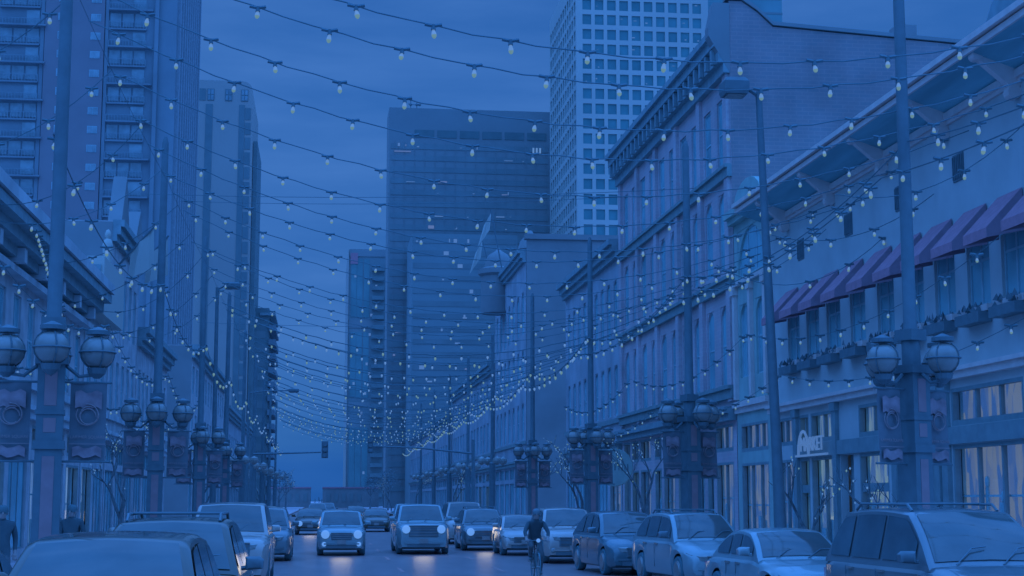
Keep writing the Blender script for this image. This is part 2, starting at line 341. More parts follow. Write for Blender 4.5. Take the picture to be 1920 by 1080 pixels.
# ------------------------------------------------------------ ground
g = MB(); g.quad((-600, -40, -.03), (900, -40, -.03), (900, 2500, -.03), (-600, 2500, -.03))
tag(g.build('ground', M['paving']), None, None, kind='structure')
g = MB(); g.quad((-6.2, -30, 0), (10.2, -30, 0), (10.2, 1200, 0), (-6.2, 1200, 0)); tag(g.build('road', M['asphalt']), None, None, kind='structure')
g = MB(); g.quad((10.4, 96, .004), (90, 96, .004), (90, 110, .004), (10.4, 110, .004)); g.quad((-6.3, 96, .004), (-90, 96, .004), (-90, 110, .004), (-6.3, 110, .004)); tag(g.build('cross_street', M['asphalt']), None, None, kind='structure')
def sidewalk(x0, x1, y0, y1, kx):
    s = MB(); s.box(min(x0, x1), max(x0, x1), y0, y1, -.02, .13); tag(s.build('pavement', M['paving']), None, None, kind='structure')
    k = MB(); k.box(min(kx, x0 if abs(kx - x0) < abs(kx - x1) else x1), max(kx, x0 if abs(kx - x0) < abs(kx - x1) else x1), y0, y1, -.02, .14); tag(k.build('kerb', M['kerb']), None, None, kind='structure')
sidewalk(10.3, 15.3, -20, 95, 10.12); sidewalk(10.3, 15.3, 111, 600, 10.12)
sidewalk(-4.1, -9.6, 24, 95, -3.92); sidewalk(-4.1, -9.6, 111, 600, -3.92); sidewalk(-6.4, -9.6, -20, 24, -6.22)
g = MB()
for k in range(60):
    y = 8 + k * 9.0
    for x in (2.35, 5.2): g.quad((x - .06, y, .004), (x + .06, y, .004), (x + .06, y + 3, .004), (x - .06, y + 3, .004))
tag(g.build('lane_marking', M['paint_line']), None, None, kind='structure')
exec_order = True
del exec_order
# ------------------------------------------------------------ buildings
def shell(mb, side, x0, y0, y1, h, deep=14, mi=0, roof=True):
    s = 1 if side == 'R' else -1
    a = x0; b = x0 + s * deep
    mb.quad((a, y0, 0), (b, y0, 0), (b, y0, h), (a, y0, h), mi); mb.quad((a, y1, 0), (b, y1, 0), (b, y1, h), (a, y1, h), mi)
    mb.quad((b, y0, 0), (b, y1, 0), (b, y1, h), (b, y0, h), mi)
    if roof: mb.quad((a, y0, h - .3), (b, y0, h - .3), (b, y1, h - .3), (a, y1, h - .3), mi)
rs = random.Random(3)
def shop_window(P, a, b, c, d, parent, glow, transom=None, mull=1, depth=.1, frame='shopframe', props=True):
    f = MB(); fr = .09
    for (u0, u1, v0, v1) in ((a, a + fr, c, d), (b - fr, b, c, d), (a + fr, b - fr, c, c + fr * 1.5), (a + fr, b - fr, d - fr, d)): mbox(f, P, u0, u1, v0, v1, depth - .1, depth + .06)
    for i in range(mull):
        u = a + (b - a) * (i + 1) / (mull + 1); mbox(f, P, u - fr / 2, u + fr / 2, c + fr, d - fr, depth - .05, depth + .05)
    if transom: mbox(f, P, a + fr, b - fr, transom - .12, transom + .12, depth - .07, depth + .055)
    o = f.build('shop_window', M[frame], parent)
    q = MB(); q.quad(P(a, c, depth), P(b, c, depth), P(b, d, depth), P(a, d, depth)); q.build('pane', M['glass'], o)
    q = MB(); D = depth + .2
    q.quad(P(a, c, D), P(b, c, D), P(b, d, D), P(a, d, D)); q.build('lit_back_wall', M[glow], o)
    q = MB()
    q.quad(P(a, c, depth + .07), P(a, c, D), P(a, d, D), P(a, d, depth + .07)); q.quad(P(b, c, depth + .07), P(b, c, D), P(b, d, D), P(b, d, depth + .07))
    q.quad(P(a, c, depth + .07), P(b, c, depth + .07), P(b, c, D), P(a, c, D)); q.quad(P(a, d, depth + .07), P(b, d, depth + .07), P(b, d, D), P(a, d, D))
    if props and d - c > 1.4:
        for k in range(rs.randint(3, 5)):
            u = rs.uniform(a + .25, b - .25); hh = rs.uniform(.4, min(1.8, d - c - .5)); ww = rs.uniform(.06, .2); dd = rs.uniform(.07, .1)
            mbox(q, P, u - ww, u + ww, c, c + hh, depth + dd, depth + dd + .04)
            if hh > 1.0: q.lathe([(.01, -.14), (.05, -.1), (.06, 0), (.05, .1), (.01, .14)], P(u, c + hh + .12, depth + .11), 8)
        v = c + (d - c) * rs.uniform(.45, .7); mbox(q, P, a, b, v, v + .05, D - .1, D - .02)
    q.build('display', M['shop_dark'], o)
    return o
def cornice(P, u0, u1, steps, parent, m, name='cornice'):
    c = MB()
    for (v0, v1, dd) in steps: mbox(c, P, u0, u1, v0, v1, -dd, .0)
    return c.build(name, m, parent)

# ---- near right: two storey cream building with deep bracketed eave
b = thing('shop_building', 'cream two storey building with dark red awnings and deep bracketed eave, nearest right', 'building', (15, 38, 0))
b.location = (0, 0, 0)
P = mapper('R', 15.0)
Y0, Y1 = 27.0, 50.5
wy = [28.0 + 0.0, 29.95, 31.9, 33.75, 35.7, 37.65, 39.7, 41.9, 44.0, 45.95, 47.9]
ops = [(c - .62, c + .62, 6.42, 8.55) for c in wy]
shops = [(27.3, 31.4, 'warm2', 2), (31.7, 35.6, 'warm2', 2), (39.85, 42.1, 'warm1', 0), (44.1, 46.4, 'warm1', 1), (46.6, 47.55, 'warm1', 0), (48.1, 50.1, 'warm2', 1)]
ops += [(a, c, .5, 3.3) for a, c, _, _ in shops] + [(a, c, 3.75, 4.65) for a, c, _, _ in shops]
ops += [(36.6, 38.2, .15, 3.3), (42.6, 43.7, .15, 3.3)]
mb = MB(); facade_wall(mb, P, Y0, Y1, 0, 11.3, ops); shell(mb, 'R', 15, Y0, Y1, 11.3, 16)
mb.build('wall', M['cream'], b)
for c in wy:
    window(P, c - .62, c + .62, 6.42, 8.55, b)
    s_ = MB(); mbox(s_, P, c - .72, c + .72, 6.25, 6.40, -.16, .1); s_.build('sill', M['cream_trim'], b)
    fb = MB(); mbox(fb, P, c - .66, c + .66, 6.0, 6.24, -.34, -.02)
    for k in range(26):
        u = c + rs.uniform(-.62, .62); v = 6.24 + rs.uniform(0, .16); q = P(u, v, -.18 + rs.uniform(-.14, .14)); r_ = rs.uniform(.05, .1)
        a1 = rs.uniform(0, PI); fb.poly([(q[0] + r_ * math.cos(a1), q[1] + r_ * math.sin(a1), q[2]), (q[0], q[1], q[2] + r_ * 1.6), (q[0] - r_ * math.cos(a1), q[1] - r_ * math.sin(a1), q[2] - .03)])
    fb.build('flower_box', M['dark'], b)
for i, c in enumerate(wy[1:]):
    a0, a1 = c - .62, c + .62
    A = MB(); t, bo, out_ = 8.72, 7.82, .85
    A.quad((14.97, a0, t), (14.97, a1, t), (14.97 - out_, a1, bo), (14.97 - out_, a0, bo), 0)
    A.quad((14.97 - out_, a0, bo), (14.97 - out_, a1, bo), (14.97 - out_, a1, bo - .22), (14.97 - out_, a0, bo - .22), 0)
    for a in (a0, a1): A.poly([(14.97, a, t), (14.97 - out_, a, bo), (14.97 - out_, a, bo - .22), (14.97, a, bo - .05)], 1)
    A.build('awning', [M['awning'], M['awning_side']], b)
cornice(P, Y0, Y1, [(4.85, 5.02, .18), (5.02, 5.12, .26)], b, M['cream_trim'], 'sign_band_cornice')
c = MB(); mbox(c, P, Y0, Y1, 11.12, 11.30, -.14, 0); mbox(c, P, Y0, Y1, 11.02, 11.12, -.07, 0); c.build('frieze_trim', M['cream_trim'], b)
c = MB(); c.quad((15, Y0, 11.30), (15, Y1, 11.30), (13.92, Y1, 11.66), (13.92, Y0, 11.66)); c.build('soffit', M['soffit'], b)
c = MB(); c.box(13.86, 14.02, Y0, Y1 + .1, 11.66, 11.80); c.box(13.76, 13.92, Y0, Y1 + .1, 11.84, 11.98); c.build('eave_edge', M['cream_trim'], b)
c = MB(); c.quad((13.84, Y0, 11.97), (13.84, Y1, 11.97), (24, Y1, 12.5), (24, Y0, 12.5)); c.build('roof', M['soffit'], b)
for y in (31.3, 35.2, 39.3, 43.7, 48.2):
    c = MB(); c.poly([(15.0, y - .1, 10.95), (14.9, y - .1, 10.75), (14.7, y - .1, 11.0), (13.98, y - .1, 11.6), (15, y - .1, 11.6)]); c.poly([(15.0, y + .1, 10.95), (14.9, y + .1, 10.75), (14.7, y + .1, 11.0), (13.98, y + .1, 11.6), (15, y + .1, 11.6)])
    c.quad((15, y - .1, 10.95), (14.9, y - .1, 10.75), (14.9, y + .1, 10.75), (15, y + .1, 10.95)); c.quad((14.9, y - .1, 10.75), (14.7, y - .1, 11.0), (14.7, y + .1, 11.0), (14.9, y + .1, 10.75)); c.quad((14.7, y - .1, 11.0), (13.98, y - .1, 11.6), (13.98, y + .1, 11.6), (14.7, y + .1, 11.0))
    br = c.build('bracket', M['cream_trim'], b)
    for r_, sx, sz in ((.16, 14.86, 10.82), (.12, 14.05, 11.62)): c = MB(); c.lathe([(.05, -.13), (r_, -.13), (r_, .13), (.05, .13)], (sx, y, sz), 12, axis='y'); c.build('scroll', M['cream_trim'], br)
for y in (34.6, 38.4, 42.4, 46.9):
    c = MB(); mbox(c, P, y - .3, y + .3, 9.55, 10.2, -.03, .0)
    for k in range(6): mbox(c, P, y - .27 + k * .1, y - .23 + k * .1, 9.6, 10.15, -.06, -.03)
    c.build('wall_grille', M['dark'], b)
c = MB(); c.poly([(14.6, 27.5, 11.9), (14.6, 32.6, 11.9), (14.6, 31.6, 12.9), (14.6, 30.2, 13.7), (14.6, 28.5, 13.7)]); c.poly([(15.1, 27.5, 11.9), (15.1, 32.6, 11.9), (15.1, 31.6, 12.9), (15.1, 30.2, 13.7), (15.1, 28.5, 13.7)])
c.quad((14.6, 32.6, 11.9), (15.1, 32.6, 11.9), (15.1, 31.6, 12.9), (14.6, 31.6, 12.9)); c.quad((14.6, 31.6, 12.9), (15.1, 31.6, 12.9), (15.1, 30.2, 13.7), (14.6, 30.2, 13.7)); c.build('parapet', M['dark_cornice'], b)
for a, c, gl, mu in shops:
    shop_window(P, a, c, .5, 3.3, b, gl, transom=2.35 if gl == 'warm1' and mu == 0 else None, mull=mu)
    shop_window(P, a, c, 3.75, 4.65, b, gl, mull=max(1, mu), props=False)
    q = MB(); mbox(q, P, a - .05, c + .05, .1, .48, -.05, .1); q.build('stall_riser', M['shopframe'], b)
for a, c in ((36.6, 38.2), (42.6, 43.7)):
    d_ = MB(); mbox(d_, P, a, c, .15, 3.3, .3, .36); mbox(d_, P, a + .15, c - .15, .4, 1.2, .27, .30); mbox(d_, P, a + .15, c - .15, 1.4, 3.0, .27, .30); dd = d_.build('door', M['shopframe'], b)
    h_ = MB(); h_.tube([P(a + .2, 1.1, .2), P(a + .2, 1.5, .2)], .02); h_.build('handle', M['chrome'], dd)
for y in (35.85, 36.35, 39.2, 43.95, 47.75):
    q = MB(); mbox(q, P, y - .17, y + .17, .14, 4.85, -.12, 0); mbox(q, P, y - .22, y + .22, .14, .5, -.17, 0); mbox(q, P, y - .22, y + .22, 4.6, 4.85, -.16, 0); q.build('pilaster', M['shopframe'], b)
q = MB(); mbox(q, P, 31.5, 36.1, 3.32, 3.73, -.1, 0); mbox(q, P, 38.9, 47.7, 3.32, 3.73, -.1, 0); q.build('fascia', M['shopframe'], b)

# sign of the shop
sg = thing('shop_sign', 'small pale lettered sign glowing over the shop door of the cream building', 'sign', (14.7, 45.7, 3.75))
me = text_mesh('MARKET', .62, .02, .92); me.materials.append(M['sign'])
o = link('lettering', me, sg, (.0, -.25, -.08)); o.rotation_euler = (R(90), 0, R(-90))
q = MB(); q.box(.02, .1, -1.5, 1.5, -.42, -.36); q.tube([(.06, .75 + .5 * math.cos(t * PI / 10), -.36 + .72 * math.sin(t * PI / 10)) for t in range(11)], .045, 6); q.build('sign_rail', M['sign'], sg)

# ---- narrow pale building with arched windows
b = thing('shop_building', 'narrow pale stone building with arched windows and a round topped gable', 'building')
Y0, Y1 = 50.6, 54.9
ops = [(51.0, 52.2, 6.35, 9.0), (53.1, 54.3, 6.35, 9.0), (51.1, 54.4, 10.0, 11.7), (51.0, 54.4, .5, 3.3), (51.0, 54.4, 3.7, 4.7)]
mb = MB(); facade_wall(mb, P, Y0, Y1, 0, 12.3, ops); shell(mb, 'R', 15, Y0, Y1, 12.3, 12); 
for a, c in ((51.0, 52.2), (53.1, 54.3)): arch_fill(mb, P, a, c, 9.0, .6)
arch_fill(mb, P, 51.1, 54.4, 11.7, 1.5)
mb.build('wall', M['pale'], b)
for a, c in ((51.0, 52.2), (53.1, 54.3)): window(P, a, c, 6.35, 9.0, b)
window(P, 51.1, 54.4, 10.0, 11.7, b, mull=2, rail=0)
for u in (50.8, 52.65, 54.7):
    q = MB(); mbox(q, P, u - .14, u + .14, 5.6, 9.6, -.14, 0); mbox(q, P, u - .2, u + .2, 9.4, 9.7, -.2, 0); q.build('pilaster', M['cream_trim'], b)
cornice(P, Y0, Y1, [(5.3, 5.5, .2), (5.1, 5.3, .1)], b, M['cream_trim'], 'sill_course'); cornice(P, Y0, Y1, [(9.7, 9.85, .15)], b, M['cream_trim'], 'arch_course')
cornice(P, Y0, Y1, [(12.0, 12.2, .25), (12.2, 12.45, .4)], b, M['pale'])
q = MB(); pts = [(50.9 + 1.85 * (1 - math.cos(t * PI / 10)), 12.4 + 1.0 * math.sin(t * PI / 10)) for t in range(11)]
q.poly([P(u, v, -.1) for u, v in pts]); q.poly([P(u, v, .3) for u, v in pts])
for i in range(10): q.quad(P(*pts[i], -.1), P(*pts[i + 1], -.1), P(*pts[i + 1], .3), P(*pts[i], .3))
q.build('gable', M['pale'], b)
shop_window(P, 51.0, 54.4, .5, 3.3, b, 'warm2', mull=2); shop_window(P, 51.0, 54.4, 3.7, 4.7, b, 'warm2', mull=3, props=False)

# ---- tall red brick building
b = thing('brick_building', 'tall red brick building with three rows of narrow arched windows and a dark cornice', 'building')
Y0, Y1 = 55.0, 76.6
ops = []; wins = []
n = 10; pitch = (Y1 - Y0 - .8) / n
for k in range(n):
    c = Y0 + .4 + pitch * (k + .5)
    for (z0, z1, arch) in ((6.25, 9.25, .55), (10.55, 13.55, .5), (14.6, 17.2, 0)):
        ops.append((c - .55, c + .55, z0, z1)); wins.append((c - .55, c + .55, z0, z1, arch))
sh = [(55.5, 58.0, 'warm2'), (58.4, 59.4, 'warm3'), (59.9, 61.0, 'warm3'), (62.0, 64.4, 'warm1'), (65.0, 67.2, 'warm2'), (67.6, 69.0, 'warm1'), (69.8, 72.2, 'warm2'), (72.6, 74.2, 'warm1'), (74.6, 76.2, 'warm3')]
ops += [(a, c, .5, 3.4) for a, c, _ in sh] + [(a, c, 3.8, 4.8) for a, c, _ in sh[:1] + sh[3:]]
mb = MB(); facade_wall(mb, P, Y0, Y1, 0, 19.0, ops)
for a, c, z0, z1, ar in wins:
    if ar: arch_fill(mb, P, a, c, z1, ar)
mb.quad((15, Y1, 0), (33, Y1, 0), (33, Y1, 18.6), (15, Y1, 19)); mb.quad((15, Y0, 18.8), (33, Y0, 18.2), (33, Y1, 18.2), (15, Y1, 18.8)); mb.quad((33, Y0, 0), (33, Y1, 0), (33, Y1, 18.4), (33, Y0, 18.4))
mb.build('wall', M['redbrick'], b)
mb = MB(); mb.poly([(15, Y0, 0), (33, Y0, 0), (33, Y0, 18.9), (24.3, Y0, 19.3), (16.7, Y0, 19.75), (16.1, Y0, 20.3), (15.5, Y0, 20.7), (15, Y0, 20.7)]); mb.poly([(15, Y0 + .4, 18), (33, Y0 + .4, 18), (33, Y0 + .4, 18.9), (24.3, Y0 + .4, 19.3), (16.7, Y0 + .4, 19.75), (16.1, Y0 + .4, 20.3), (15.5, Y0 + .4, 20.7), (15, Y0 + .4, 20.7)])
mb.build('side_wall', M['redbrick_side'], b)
q = MB(); pr = [(33, 18.95), (24.3, 19.35), (16.7, 19.8), (16.1, 20.35), (15.5, 20.75), (14.9, 20.75)]
for i in range(5): (x1, z1), (x2, z2) = pr[i], pr[i + 1]; q.loft([[(x1, Y0 - .08, z1), (x1, Y0 + .45, z1), (x1, Y0 + .45, z1 + .14), (x1, Y0 - .08, z1 + .14), (x1, Y0 - .08, z1)], [(x2, Y0 - .08, z2), (x2, Y0 + .45, z2), (x2, Y0 + .45, z2 + .14), (x2, Y0 - .08, z2 + .14), (x2, Y0 - .08, z2)]])
q.build('coping', M['brown_side'], b)
q = MB(); q.box(21.9, 22.7, Y0 + .8, Y0 + 1.6, 18.2, 20.3); q.build('chimney', M['brown_side'], b)
for a, c, z0, z1, ar in wins: window(P, a, c, z0, z1, b, mull=0, rail=1)
for k in range(n + 1):
    u = Y0 + .4 + pitch * k
    if k % 2 == 0:
        q = MB(); mbox(q, P, u - .28, u + .28, 5.6, 17.9, -.14, 0); q.build('pilaster', M['redbrick'], b)
for z in (5.7, 9.75, 13.95): cornice(P, Y0, Y1, [(z, z + .35, .18), (z + .35, z + .48, .28)], b, M['stone_belt'], 'belt_course')
for a, c, z0, z1, ar in wins:
    if z0 < 7: q = MB(); mbox(q, P, a - .12, c + .12, z0 - .22, z0, -.12, .1); q.build('sill', M['stone_belt'], b)
cornice(P, Y0 - .02, Y1, [(17.9, 18.3, .25), (18.3, 18.9, .45), (18.9, 19.25, .62), (19.25, 19.5, .78)], b, M['dark_cornice'])
for k in range(24):
    u = Y0 + .5 + k * .9; q = MB(); mbox(q, P, u - .12, u + .12, 18.31, 18.88, -.6, -.46); q.build('cornice_bracket', M['dark_cornice'], b)
q = MB(); q.poly([(15, Y0 - .03, 17.9), (14.2, Y0 - .03, 19.3), (14.2, Y0 - .03, 19.65), (14.4, Y0 - .03, 20.6), (15.02, Y0 - .03, 20.6)]); q.poly([(15, Y0 + .5, 17.9), (14.2, Y0 + .5, 19.3), (14.2, Y0 + .5, 19.65), (14.4, Y0 + .5, 20.6), (15.02, Y0 + .5, 20.6)])
q.quad((15, Y0 - .03, 17.9), (14.2, Y0 - .03, 19.3), (14.2, Y0 + .5, 19.3), (15, Y0 + .5, 17.9)); q.quad((14.2, Y0 - .03, 19.65), (14.4, Y0 - .03, 20.6), (14.4, Y0 + .5, 20.6), (14.2, Y0 + .5, 19.65)); q.quad((14.2, Y0 - .03, 19.3), (14.2, Y0 - .03, 19.65), (14.2, Y0 + .5, 19.65), (14.2, Y0 + .5, 19.3)); q.build('cornice_end', M['brown_side'], b)  # colour set darker than the cornice to counter light on this end
for a, c, gl in sh: shop_window(P, a, c, .5, 3.4, b, gl, mull=0 if c - a < 1.5 else 1)
for a, c, gl in sh[:1] + sh[3:]: shop_window(P, a, c, 3.8, 4.8, b, 'warm2', mull=1, props=False)
cornice(P, Y0, Y1, [(4.9, 5.15, .3), (5.15, 5.4, .45)], b, M['dark_cornice'], 'shop_cornice')

# round hanging sign
sg = thing('round_sign', 'round pale sign hanging over the pavement from the tall brick building', 'sign', (13.9, 73.0, 3.55))
q = MB(); q.lathe([(.02, -.06), (.86, -.06), (.9, -.03), (.9, .03), (.86, .06), (.02, .06)], (0, 0, 0), 28, axis='y'); q.build('sign_disc', M['pale'], sg, smooth=30)
q = MB()
for i, x in enumerate((-.2, -.02, .18, .32, .47, .6)): q.box(x, x + (.05 if i % 2 else .03), -.08, -.062, -.14, .16)
q.build('lettering', M['dark'], sg)
q = MB(); q.tube([(0, 0, .9), (0, 0, 1.15)], .02); q.tube([(-.9, 0, 1.15), (1.1, 0, 1.15)], .03); q.build('bracket', M['dark'], sg)

# ---- generic row building
def row_building(side, x0, y0, y1, h, rows, cols, wallmat, label, trim='stone_belt', arch=.0, glow=(), win_w=.5, corn=.6, deep=14, front=None, name='brick_building', wh='windows'):
    b = thing(name, label, 'building'); P = mapper(side, x0); W = y1 - y0; p = (W - .8) / cols
    ops = []; wins = []
    for k in range(cols):
        c = y0 + .4 + p * (k + .5); hw = p * win_w / 2
        for z0, z1 in rows: wins.append((c - hw, c + hw, z0, z1)); ops.append((c - hw, c + hw, z0, z1))
    ns = max(2, int(W / 3.2)); sp = W / ns; shp = []
    for k in range(ns):
        a, c = y0 + k * sp + .3, y0 + (k + 1) * sp - .3; shp.append((a, c)); ops += [(a, c, .5, 3.3), (a, c, 3.6, 4.4)]
    mb = MB(); facade_wall(mb, P, y0, y1, 0, h, ops); shell(mb, side, x0, y0, y1, h, deep)
    if arch:
        for a, c, z0, z1 in wins: arch_fill(mb, P, a, c, z1, min(arch, z1 - z0 - .2))
    mb.build('wall', M[wallmat], b)
    q = MB(); s_ = 1 if side == 'R' else -1; q.box(min(x0 + s_ * .01, x0 + s_ * deep), max(x0 + s_ * .01, x0 + s_ * deep), y0 - .03, y0 - .01, 0, h - .05); q.build('toned_end_wall', M['brown_side'], b)  # sheet over the end face, coloured darker to offset the light it catches
    for wn in wins: window(P, *wn, b, mull=0 if wn[1] - wn[0] < 1 else 1)
    for k, (a, c) in enumerate(shp):
        gl = glow[k % len(glow)] if glow else None
        if gl: shop_window(P, a, c, .5, 3.3, b, gl, mull=1); shop_window(P, a, c, 3.6, 4.4, b, 'warm2', mull=2, props=False)
        else: window(P, a, c, .5, 3.3, b, mull=2, rail=0, name='shop_window', frame='shopframe'); window(P, a, c, 3.6, 4.4, b, mull=3, rail=0, name='transom_window', frame='shopframe')
    cornice(P, y0, y1, [(4.55, 4.8, .2), (4.8, 4.95, .3)], b, M[trim], 'shop_cornice')
    for z0, z1 in rows[:1]: cornice(P, y0, y1, [(z0 - .4, z0 - .15, .12)], b, M[trim], 'sill_course')
    cornice(P, y0, y1, [(h - .9, h - .6, corn * .4), (h - .6, h - .25, corn * .7), (h - .25, h + .05, corn)], b, M['dark_cornice'])
    return b
row_building('R', 15, 76.8, 94.6, 15.2, [(6.3, 8.9), (10.2, 13.3)], 9, 'brown', 'brown brick building with tall window slits, beyond the tall red brick building', arch=.3, glow=('warm2', None, 'warm1', None, None))
b = row_building('R', 15, 113.5, 134, 20.6, [(6.5, 9.2), (10.6, 13.2), (14.4, 17.6)], 7, 'brown', 'corner building across the side street with a blank wall, turret and flags', arch=.55, deep=26, glow=(None,))
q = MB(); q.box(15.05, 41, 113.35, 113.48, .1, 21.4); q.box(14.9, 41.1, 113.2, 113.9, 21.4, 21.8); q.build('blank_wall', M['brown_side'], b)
q = MB(); q.lathe([(1.5, 17.5), (1.5, 20.6), (1.75, 20.8), (1.75, 21.2), (1.2, 21.4), (1.1, 22.0), (.8, 22.5), (.3, 22.8), (.05, 23.1)], (14.6, 128, 0), 12); q.build('turret', M['brown_side'], b, smooth=40)
q = MB(); q.lathe([(.3, 21.5), (1.0, 21.7), (.8, 22.3), (.4, 22.8), (.15, 23.2)], (16.2, 120, 0), 10); q.build('finial', M['brown_side'], b, smooth=40)
for i, (y, hgt) in enumerate(((131, 24.6), (124, 25.8))):
    fp = thing('flagpole', ('flag on a slanted pole, left of the turret on the corner building', 'flag on a slanted pole, right of the turret on the corner building')[i], 'flag', (14.4, y, 20.8))
    q = MB(); q.tube([(0, 0, 0), (-.9, 0, hgt - 21)], .06); q.build('pole', M['pole'], fp)
    q = MB(); z = hgt - 21.2
    q.loft([[(-.85 - .12 * k, .05 * math.sin(k * 1.3), z - k * .22), (-1.0 - .2 * k, .1 * math.sin(k), z - 1.5 - .3 * k)] for k in range(6)], caps=False); q.build('cloth', M['grid'], fp)
row_building('R', 15, 135, 178, 14, [(6.3, 8.9), (10.0, 12.4)], 14, 'brown', 'low dark brick row behind the corner building on the right', glow=(None, 'warm1'))
row_building('R', 15, 180, 262, 12, [(6.3, 8.6)], 20, 'brown', 'far low brick row near the end of the street on the right', glow=(None,))

# ---- left row
b = row_building('L', -9.25, 30, 61.8, 9.9, [(5.9, 8.2)], 13, 'leftbrick', 'weathered low building with a heavy projecting cornice, nearest on the left', trim='leftpale', corn=1.0, glow=('warm3', None))
q = MB(); mbox(q, mapper('L', -9.25), 30, 61.8, 10.0, 10.35, -1.1, .3); mbox(q, mapper('L', -9.25), 30, 61.8, 8.6, 8.8, -.35, 0); q.build('cornice_cap', M['leftpale'], b)
for k in range(9):
    q = MB(); u = 32 + k * 3.5; mbox(q, mapper('L', -9.25), u - .2, u + .2, 8.85, 9.28, -.62, .02); q.build('cornice_bracket', M['leftpale'], b)
b = row_building('L', -9.25, 62, 68.5, 11.2, [(5.9, 8.4)], 3, 'leftpale', 'pale fronted building with a small statue on its parapet, on the left', trim='leftpale', corn=.5, glow=('warm3', None))
q = MB(); mbox(q, mapper('L', -9.25), 62.1, 68.4, 9.3, 11.6, -.62, .05); q.build('parapet', M['grid'], b)
st = thing('statue', 'small pale statue standing on the parapet of the pale fronted building on the left', 'statue', (-9.0, 65.5, 11.6)); st.scale = (.6, .6, .75)
q = MB(); q.lathe([(.35, 0), (.35, .25), (.25, .3), (.3, .8), (.38, 1.3), (.25, 1.6), (.12, 1.68), (.2, 1.8), (.22, 1.95), (.12, 2.15), (.02, 2.2)], (0, 0, 0), 12); q.build('figure', M['grid'], st, smooth=50)
b = row_building('L', -9.25, 68.7, 79, 14.2, [(5.9, 8.2), (9.6, 12.2)], 5, 'leftbrick', 'gabled dark brick building with flags and a turret on the left', trim='leftpale', corn=.5, glow=(None,))
PL = mapper('L', -9.25)
for u0, u1, zt in ((69.2, 72.2, 16.6), (74.5, 78, 16.0)):
    q = MB()
    for d in (-.3, .3): q.poly([PL(u0, 14.2, d), PL(u1, 14.2, d), PL((u0 + u1) / 2, zt, d)])
    q.quad(PL(u0, 14.2, -.3), PL((u0 + u1) / 2, zt, -.3), PL((u0 + u1) / 2, zt, .3), PL(u0, 14.2, .3)); q.quad(PL(u1, 14.2, -.3), PL((u0 + u1) / 2, zt, -.3), PL((u0 + u1) / 2, zt, .3), PL(u1, 14.2, .3))
    q.build('gable', M['brown_side'], b)
for i, (y, z) in enumerate(((70.3, 12.4), (76.5, 13.0))):
    fp = thing('flagpole', ('pale flag hanging from a pole on the gabled building on the left, nearer one', 'pale flag hanging from a pole on the gabled building on the left, farther one')[i], 'flag', (-9.2, y, z))
    q = MB(); q.tube([(0, 0, 0), (1.6, 0, 1.9)], .05); q.build('pole', M['pole'], fp)
    q = MB(); q.loft([[(1.55 - .2 * k, .06 * math.sin(k * 1.7), 1.85 - .24 * k), (1.62 - .22 * k, .1 * math.sin(k * 1.2), 1.85 - 1.9 - .1 * k)] for k in range(6)], caps=False); q.build('cloth', M['grid'], fp)
row_building('L', -9.25, 79.2, 94.8, 10.6, [(5.9, 8.6)], 8, 'leftbrick', 'dark shopfront row with pilasters beyond the gabled building on the left', trim='leftpale', glow=(None,))
row_building('L', -9.25, 112, 150, 13, [(6, 8.2), (9.6, 11.6)], 12, 'leftbrick', 'brick row past the side street on the left', trim='leftpale', glow=(None,))
row_building('L', -9.25, 151, 205, 11, [(6, 8.6)], 14, 'brown', 'distant low brick row on the left below the pale towers', glow=(None,))
# ------------------------------------------------------------ towers
rt = random.Random(11)
def part_quads(rects, P, parent, m, depth, name, limit=100, key=None):
    """one mesh per window up to the limit, the rest one part of kind stuff"""
    rects = sorted(rects, key=key) if key else rects
    base = None
    for r_ in rects[:limit]:
        a, b, c, d = r_; q = MB(); q.quad(P(a, c, depth), P(b, c, depth), P(b, d, depth), P(a, d, depth)); q.build(name, m, parent)
    if rects[limit:]:
        q = MB()
        for a, b, c, d in rects[limit:]: q.quad(P(a, c, depth), P(b, c, depth), P(b, d, depth), P(a, d, depth))
        tag(q.build(name, m, parent), None, None, kind='stuff')
# beige grid tower
b = thing('office_tower', 'tall beige office tower with a grid of square teal windows', 'tower')
X0, X1, YF, YB, H = 60.0, 93.0, 360.0, 404.0, 131.5
PF = mapper('F', YF); PS = mapper('R', X0)
ops = [(X0 + 1.6 + 3.05 * k, X0 + 1.6 + 3.05 * k + 2.15, 117.0 - 3.72 * j + (3.72 * 3), 117.0 - 3.72 * j + 3.72 * 3 + 2.55) for k in range(10) for j in range(20)]
ops = [o for o in ops if o[3] < H - 1]
so = [(YF + 1.2 + 3.55 * k, YF + 1.2 + 3.55 * k + 2.3, 117.0 - 3.72 * j + 3.72 * 3, 117.0 - 3.72 * j + 3.72 * 3 + 2.55) for k in range(12) for j in range(20)]
so = [o for o in so if o[3] < H - 1]
mb = MB(); facade_wall(mb, PF, X0, X1, 0, H, ops, .35); facade_wall(mb, PS, YF, YB, 0, H, so, .35)
mb.quad((X1, YF, 0), (X1, YB, 0), (X1, YB, H), (X1, YF, H)); mb.quad((X0, YB, 0), (X1, YB, 0), (X1, YB, H), (X0, YB, H)); mb.quad((X0, YF, H), (X1, YF, H), (X1, YB, H), (X0, YB, H))
mb.build('wall', M['grid'], b)
front = sorted(ops, key=lambda r_: -r_[2])
vis = [r_ for r_ in front if r_[2] > 62 and r_[1] < 92]
part_quads(vis, PF, b, M['gridwin'], .3, 'window', 85)
rest = [r_ for r_ in front if r_ not in vis]
part_quads(rest, PF, b, M['gridwin'], .3, 'window', 0); part_quads(so, PS, b, M['gridwin'], .3, 'side_window', 0)
